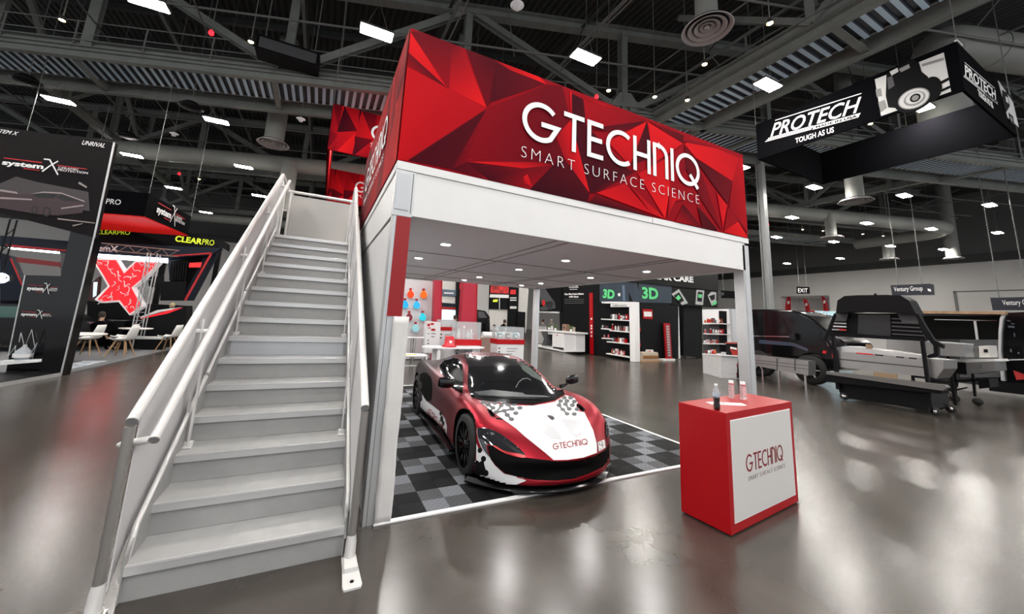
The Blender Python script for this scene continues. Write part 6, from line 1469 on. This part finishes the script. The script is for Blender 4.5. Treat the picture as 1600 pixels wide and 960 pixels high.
def wheelpic(name, x=None, y=None, pts=None, C=(1431,152), sx=1, parent=None):
    o = trace(name, pts, bwl, parent, .01, x=x, y=y, off=-.012); b = MB()
    def a(P, m, k): trace('', P, m, None, .001, x=x, y=y, mb=b, off=-.016-.002*k)
    el = lambda cx_,cy_,rx,ry: [(cx_+rx*math.cos(t*PI/12)*sx, cy_+ry*math.sin(t*PI/12)-.25*rx*math.cos(t*PI/12)) for t in range(24)]
    if sx == 1:
        a([(1385,116),(1400,106),(1424,92),(1436,98),(1440,112),(1450,120),(1450,140),(1410,170),(1388,168),(1384,150)], black, 0)
        a([(1368,140),(1376,138),(1378,150),(1370,152)], bwm, 0); a([(1372,160),(1382,156),(1386,168),(1376,176)], bwm, 1); a([(1440,100),(1474,90),(1475,94),(1441,104)], bwm, 1)
        a(el(1455,140,17,20), black, 1); a([(1468,128),(1484,120),(1485,124),(1470,132)], black, 1); a([(1470,140),(1486,133),(1486,137),(1471,144)], black, 1)
        a(el(1428,153,32,22), black, 2); a(el(1428,154,25,16), bwm, 3); a(el(1428,154,23,14.5), bwl, 4); a(el(1429,154,17,11), bwm, 5); a(el(1429,153,14,9), bwl, 6); a(el(1430,153,8.5,6.5), black, 7); a(el(1430,153,5.5,4.2), bwm, 8)
        a([(1390,112),(1402,106),(1404,112),(1393,118)], bwl, 3); a([(1404,108),(1420,100),(1422,106),(1408,113)], bwm, 3); a([(1386,122),(1394,118),(1398,134),(1388,140)], dgrey, 3)
    else:
        a([(1566,140),(1574,146),(1578,166),(1572,176),(1567,160)], black, 0); a([(1576,176),(1583,182),(1585,196),(1579,192)], black, 1); a([(1578,181),(1581.5,184),(1582.5,191),(1579.5,188)], bwm, 2); a([(1571,150),(1575,153),(1576,162),(1572,159)], bwl, 3)
    b.build('picture_print', parent=o)
wheelpic('picture_panel', x=px0, pts=[(1366.8,124),(1474.5,82),(1486,143),(1376.6,181.5)], parent=fc)
wheelpic('picture_panel', y=py0, pts=[(1560,126),(1583,160),(1592,199),(1575,184)], sx=.3, parent=sd)

# ------------------------------------------------------------------ wall signs, flags
def wire_sign(name, label, pts, x, m, txt, F, th=.12, drop=None, cat='sign'):
    r = root(name, label, cat); o = trace('board', pts, m, r, th, x=x); fit_text('lettering', txt, F, txtw, o, offset=.003)
    a = at(*pts[0],x=x); b_ = at(*pts[1],x=x); w1 = MB()
    for f in (.2,.8): v = a+(b_-a)*f; w1.tube([(v.x+.05,v.y,v.z),(v.x+.05,v.y,15.2)], .02, 5, pipem)
    w1.build('hanging_wire', parent=r); return r
wire_sign('exit_sign', 'small black EXIT sign with white letters hanging before the far wall', [(1244.5,448),(1264,448.5),(1264.5,459),(1244.5,459)], 46, black, 'EXIT', tframe(1247,457,1262,457.3,1247,450.5,x=46,off=-.05))
wire_sign('hanging_sign', 'black rectangular hanging sign above the dark truck rig', [(1391.5,446),(1453,443.5),(1458,445),(1459,461),(1394,462)], 30, mat('sign_navy', (.008,.010,.022), .5), 'Ventury Group', tframe(1397,455.5,1442,454,1397,448.5,x=30,off=-.04))
vs_o = [o for o in COL.objects if o.get('label','') == 'black rectangular hanging sign above the dark truck rig'][0]
trace('emblem', [(1449,451),(1454,452),(1455,456),(1450,455)], txtw, vs_o, .02, x=30, off=-.03)
v2 = wire_sign('hanging_sign', 'black rectangular hanging sign at the right edge above the trailer', [(1547,465.5),(1620,464),(1625,485),(1551,485)], 30, MATS['sign_navy'], 'Ventury Group', tframe(1567,477,1622,476,1567,469,x=30,off=-.04))
for k,(xa,ya) in enumerate(((1227,464),(1255,467),(1283,463))):
    r = root('feather_flag', ['red feather flag with a white logo, leftmost inside the wall opening','red feather flag in the middle of the wall opening','red feather flag at the right of the wall opening'][k], 'flag', (0,0,0), 0, None)
    xq = 52.8
    o = trace('cloth', [(xa+3,ya),(xa+8,ya-1.5),(xa+9,ya+20),(xa+8,ya+46),(xa,ya+46),(xa,ya+14)] if k == 0 else [(xa,ya),(xa+5,ya+1),(xa+9,ya+9),(xa+12,ya+24),(xa+12,ya+42),(xa+4,ya+42),(xa+3,ya+14)], mat('flag_red', (.55,.01,.02), .6), r, .03, x=xq)
    trace('logo', [(xa+3,ya+8),(xa+6,ya+6),(xa+7,ya+10),(xa+4,ya+12)], txtw, o, .01, x=xq, off=-.03)
    v = at(xa+6,ya+20,x=xq); MB().tube([(xq,v.y,0),(xq,v.y,v.z+1.3)], .03, 6, black).build('pole', parent=r)
bl = root('display_banner', 'blue and white patterned display board with a red end behind the pickup', 'banner'); trace('board', [(1273,485.7),(1330,487.6),(1330,575),(1273,575)], mat('ice_blue', (.45,.62,.72), .5, noise=.5, nscale=1.2, emit=(.5,.7,.85), es=.25), bl, .1, x=26); trace('red_end', [(1262,485.7),(1273,485.7),(1273,500),(1263,500)], redflat, bl, .1, x=26); b = MB(); R = random.Random(2)
for k in range(26): x = 1275+R.random()*48; y = 488+R.random()*11; trace('', R4(x,y,x+R.uniform(1,3),y+R.uniform(1,3)), mat('picture_blue', (.05,.16,.32), .5), None, .01, x=26, mb=b, off=-.02)
b.build('pattern', parent=bl)['kind'] = 'stuff'

# ------------------------------------------------------------------ black pickup
tx = 15.0
tk_ = root('pickup_truck', 'glossy black pickup truck parked behind the steel step tank', 'truck')
tb_ = trace('body', [(1130,484),(1200,483.5),(1237,484.5),(1250,488),(1262,493),(1278,505),(1296,520),(1302,525),(1312,530),(1321,537),(1325,552),(1325,574),(1300,580),(1291,579),(1288,566),(1281,557),(1268,553),(1256,556),(1248,563),(1244,575),(1130,567)], blackg, tk_, 1.95, x=tx); tb_.modifiers.new('b','BEVEL').width = .06; tb_.modifiers['b'].segments = 3
sw_ = trace('side_window', [(1196,493),(1206,491),(1217,492.5),(1224,500),(1231,514),(1236,523.5),(1196,523)], carg, tk_, .02, x=tx, off=-.015); trace('side_window', [(1165,492),(1191,492),(1191,523),(1165,522)], carg, tk_, .02, x=tx, off=-.015)
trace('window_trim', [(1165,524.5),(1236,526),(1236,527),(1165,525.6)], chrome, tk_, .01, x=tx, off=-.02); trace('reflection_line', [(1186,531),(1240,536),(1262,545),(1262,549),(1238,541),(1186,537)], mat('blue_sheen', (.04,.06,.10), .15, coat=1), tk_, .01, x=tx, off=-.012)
wsx = trace('windscreen', [(1228,490),(1250,491),(1266,502),(1283,517),(1281,525),(1250,524),(1243,514)], carg, tk_, .03, x=tx, off=-.02); trace('grille_light', [(1290,531),(1301,534),(1303,541),(1294,541)], chrome, tk_, .03, x=tx, off=-.03); trace('marker_light', [(1286,548),(1291,549),(1290,553),(1285,552)], txtr, tk_, .03, x=tx, off=-.03); trace('tail_light', [(1300,553),(1302.5,553),(1303,560),(1300,559)], txtr, tk_, .03, x=tx, off=-.03)
trace('mirror', [(1232,521),(1241,521),(1243,531),(1234,532)], carb, tk_, .15, x=tx, off=-.2)
for pxw in (1266,1186):
    v = at(pxw,601 if pxw > 1200 else 586,x=tx); v.z = 0; wq = MB(); yw = at(pxw,577,x=tx).y
    wq.lathe([(.30,-.14),(.44,-.14),(.50,-.09),(.50,.12),(.44,.16),(.30,.16)], 32, rubber, M=Matrix.Rotation(PI/2,4,'Y')); wo = wq.build('wheel', parent=tk_, loc=(tx+.10,yw,.50))
    rm = MB(); rm.lathe([(.30,-.13),(.27,-.05),(.05,-.05),(.05,-.08),(0,-.08)], 24, black, M=Matrix.Rotation(PI/2,4,'Y'))
    for i in range(6): a = i*PI/3; rm.beam((-.10,0.05*math.cos(a),.05*math.sin(a)),(-.12,.28*math.cos(a),.28*math.sin(a)), .03,.05, alu, up=(1,0,0))
    rm.build('rim', parent=wo)
ct = root('steel_tank', 'polished steel step tank on casters in front of the pickup', 'tank'); trace('tank_body', [(1175,554.5),(1263,564.5),(1263,587),(1175,571)], stainless, ct, .45, x=13.6); b = MB()
for y0,y1 in ((562,571.5),(566,577)): trace('', [(1175,y0),(1263,y1),(1263,y1+.8),(1175,y0+.8)], dgrey, None, .01, x=13.6, mb=b, off=-.01)
for xx in (1213,1241): trace('', [(xx,560),(xx+2,560.3),(xx+2,580),(xx,579.5)], dgrey, None, .01, x=13.6, mb=b, off=-.01)
b.build('seams', parent=ct)
for xx in (1192,1217,1258): v = at(xx,585,x=13.8); MB().beam((13.8,v.y,.0),(13.8,v.y,.42), .05,.05, chrome).build('leg', parent=ct)

# ------------------------------------------------------------------ black truck bed rig with steel drawers
rx = 12.6
rg_ = root('truck_bed_rig', 'tall black truck bed display rig with louvred headboard and steel drawers', 'display rig')
def G(nm, pts, m, th=.06, off=0, parent=None): return trace(nm, pts, m, parent or rg_, th, x=rx, off=off)
satb = mat('satin_black', (.004,.004,.005), .45, spec=.15)
G('cap', [(1306,490),(1308.4,469.7),(1319.4,462.7),(1340,461.5),(1385,461),(1407,462),(1420,469.7),(1431,490.5),(1380,488),(1340,487)], satb, .5)
MB().beam(at(1361,463,x=rx)+Vector((.2,0,0)), at(1363,458,x=rx)+Vector((.2,0,0)), .04,.04, black).build('antenna', parent=rg_)
hb_ = G('headboard', [(1303,490),(1431,490),(1446,531),(1291,522)], satb, .06, .3)
G('screen_panel', [(1341,492),(1391,492),(1392,526),(1340,522)], mat('dark_screen', (.010,.011,.015), .25), .04, .24, hb_); b = MB()
for i in range(5): trace('', [(1393,497+i*6),(1430+i*3,499+i*6.2),(1431+i*3,501+i*6.2),(1393,499+i*6)], dgrey, None, .03, x=rx, mb=b, off=.22)
for i in range(3): trace('', [(1303-i*2,504+i*5),(1322,505+i*5),(1322,507+i*5),(1302-i*2,506+i*5)], alu if i != 1 else txtw, None, .03, x=rx, mb=b, off=.22)
b.build('louvre', parent=hb_); G('white_slit', [(1311,514),(1322,515),(1322,517),(1311,516)], txtr, .02, .2, hb_)
G('corner_plate', [(1306,490),(1326,488),(1322,502),(1302,502)], dgrey, .02, .2, hb_); G('corner_plate', [(1401,489),(1428,491),(1436,506),(1410,505)], dgrey, .02, .2, hb_)
G('left_leg', [(1301,494),(1304,492),(1292,530),(1303,546),(1300,550),(1288,528)], satb, .12)
G('right_arm', [(1430,491),(1435,491),(1447,512),(1460,532),(1474,539),(1473,545),(1466,541),(1466,558),(1450,560),(1448,556),(1459,552),(1458,540),(1442,522)], satb, .12)
G('cross_bar', [(1291,520),(1445,529),(1446,534),(1291,525)], satb, .12, -.03); G('left_upright', [(1298,525),(1303,525),(1312,610),(1306,608)], satb, .08, -.08); G('right_upright', [(1437,531),(1443,532),(1455,622),(1449,622)], satb, .08, -.08)
dr_ = G('drawer_box', [(1309,549),(1443,561),(1446,589),(1312,574)], stainless, 1.1, .05); b = MB()
trace('', [(1311,560.5),(1444,573.5),(1444,575.5),(1311,562.5)], dgrey, None, .01, x=rx, mb=b, off=.04); b.build('drawer_gap', parent=dr_)
G('drawer_end', [(1447,560),(1474,563),(1474,577),(1463,592),(1448,588)], stainless, .9, .1)
G('tray_top', [(1306,543),(1322,541),(1440,556),(1446,561),(1309,549)], mat('mirror_tray', (.75,.74,.74), .2, .6), .9, .1); b = MB()
for a,b2_ in ((1338,1364),(1367,1380),(1400,1412),(1420,1432)): trace('', [(a,551+(a-1338)*.095),(b2_,551+(b2_-1338)*.095),(b2_,553+(b2_-1338)*.095),(a,552.8+(a-1338)*.095)], txtr if a == 1338 else black, None, .01, x=rx, mb=b, off=.03)
b.build('tray_print', parent=rg_)
sb = G('step_board', [(1291,580.5),(1475,602),(1480,606),(1472,611),(1291,585)], mat('step_grey', (.16,.155,.15), .4, .3), .22, -.25); G('step_side', [(1291,585),(1472,611),(1470,616),(1291,597)], black, .45, -.2)
G('lower_body', [(1311,590),(1449,606),(1455,640),(1452,643),(1395,633),(1317,622),(1311,612)], satb, 1.2, .02); G('kraft_label', [(1364,581),(1402,585.5),(1402,594),(1365,589)], mat('kraft', (.28,.19,.12), .7), .02, .0); G('note', [(1352.5,538),(1362,538.5),(1362.5,546),(1353,545)], MATS['kraft'], .02, .0)
G('side_leg', [(1447,612),(1452,612),(1459,645),(1454,646)], satb, .06)
for a,c,o in ((1459,644,0),(1318,620,.0),(1458,632,1.0)):
    v = at(a,c,x=rx); v.x += o; wq = MB(); wq.lathe([(0,-.04),(.09,-.04),(.10,0),(.09,.04),(0,.04)], 20, rubber, M=Matrix.Rotation(PI/2,4,'Y')).lathe([(0,-.05),(.05,-.05),(.05,.05),(0,.05)], 16, chrome, M=Matrix.Rotation(PI/2,4,'Y')); wq.build('caster', parent=rg_, loc=(v.x+.05,v.y,.105))
# second cart
c2_ = root('drawer_cart', 'black cart with stainless drawer and worktop between the rig and the trailer', 'cart')
def H(nm, pts, m, th=.06, off=0): return trace(nm, pts, m, c2_, th, x=16.2, off=off)
H('worktop', [(1484,562),(1553,561),(1556,565),(1510,567),(1485,564.5)], mat('worktop_light', (.66,.64,.62), .4), 1.2, -.1); H('steel_drawer', [(1509,567),(1554,565),(1556,580),(1511,586)], stainless, 1.0); H('drawer_latch', [(1530,569),(1535,568.5),(1535,575),(1530,575.5)], chrome, .03, -.04)
H('black_frame', [(1474,566),(1509,567),(1511,586),(1490,584),(1474,580)], satb, 1.0); H('post', [(1517,584),(1521,584),(1525,620),(1521,620)], satb, .08); H('post', [(1489,584),(1493,584),(1494,620),(1490,620)], satb, .08); H('low_shelf', [(1488,594),(1545,592),(1547,606),(1530,608),(1528,596),(1489,598)], satb, .8); H('foot_bar', [(1484,610),(1511,605),(1511,607),(1486,613)], chrome, .06)
for a,c in ((1491,624),(1525,616)): v = at(a,c,x=16.2); wq = MB(); wq.lathe([(0,-.03),(.10,-.03),(.10,.03),(0,.03)], 16, rubber, M=Matrix.Rotation(PI/2,4,'Y')); wq.build('caster', parent=c2_, loc=(16.25,v.y,.1))
st_ = root('steel_tool_box', 'stainless tool box standing on the cart worktop', 'tool box'); trace('body', [(1506,542),(1527,541),(1529,558),(1508,559)], stainless, st_, .7, x=16.5); trace('latch', [(1516,546),(1521,546),(1521,551),(1516,551)], black, st_, .03, x=16.5, off=-.03); trace('side_box', [(1529,541),(1545,540),(1547,559),(1530,559)], mat('box_ivory', (.62,.60,.57), .4), st_, .7, x=16.5); trace('port', [(1537,546),(1543,546),(1543,551),(1537,551)], black, st_, .03, x=16.5, off=-.03)
ln = root('steel_trough', 'long stainless trough running behind the rig to the cart', 'trough'); trace('trough_side', [(1385,529.5),(1475,536),(1506,538),(1508,558),(1470,556),(1385,546)], stainless, ln, .7, x=15.2); trace('rim', [(1384,528.5),(1507,537),(1507,539),(1384,530.5)], alu, ln, .75, x=15.2, off=-.02)
for xx in (1420,1480): v = at(xx,556,x=15.4); MB().beam((15.5,v.y,0),(15.5,v.y,v.z), .06,.06, black).build('leg', parent=ln)
# trailer
tr = root('camper_trailer', 'rounded black camper trailer with a wooden top rail and silver edge band', 'trailer')
def J(nm, pts, m, th=.06, off=0, parent=None): return trace(nm, pts, m, parent or tr, th, x=19, off=off)
bd = J('body', [(1425,490),(1571,489),(1620,487),(1660,505),(1672,560),(1665,610),(1566,606),(1425,590)], blackg, 2.3, .05)
J('wood_rail', [(1428,486),(1571,487),(1571,491.5),(1428,490)], mat('rail_wood', (.40,.26,.15), .5, noise=.2, nscale=6), .3, -.2)
J('edge_band', [(1567,487),(1573,487),(1567,500),(1564.5,520),(1564,550),(1570,596),(1564,595),(1559.5,552),(1560,518),(1562,498)], alu, .3, -.1)
J('awning_opening', [(1443,494),(1560,494),(1558,531),(1444,530)], void, .03, .02); J('window_band', [(1460,499),(1558,501),(1558,502),(1460,500)], chrome, .02, .0); J('post', [(1521,502),(1525,502),(1529,531),(1525,531)], alu, .05, -.02); J('lower_panel', [(1500,531),(1560,531),(1562,590),(1500,590)], dgrey, .03, .02); J('side_stripe', [(1567,562),(1640,560),(1640,562),(1567,564)], alu, .03, .0); J('red_mark', [(1583,579),(1600,585),(1602,593),(1588,594)], mat('mark_red', (.4,.02,.02), .5), .02, .0, bd)
b = MB()
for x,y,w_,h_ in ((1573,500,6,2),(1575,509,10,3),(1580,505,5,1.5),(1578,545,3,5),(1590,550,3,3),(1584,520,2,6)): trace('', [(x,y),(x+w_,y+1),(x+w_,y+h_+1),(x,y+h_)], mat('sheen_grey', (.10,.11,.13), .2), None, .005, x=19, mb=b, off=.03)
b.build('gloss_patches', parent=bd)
J('plinth', [(1543,596),(1672,606),(1672,626),(1546,611)], black, 2.4, -.1)
v = at(1470,590,x=19); MB().lathe([(0,-.1),(.3,-.1),(.34,0),(.3,.1),(0,.1)], 26, rubber, M=Matrix.Rotation(PI/2,4,'Y')).build('wheel', parent=tr, loc=(19.2,v.y,.34))
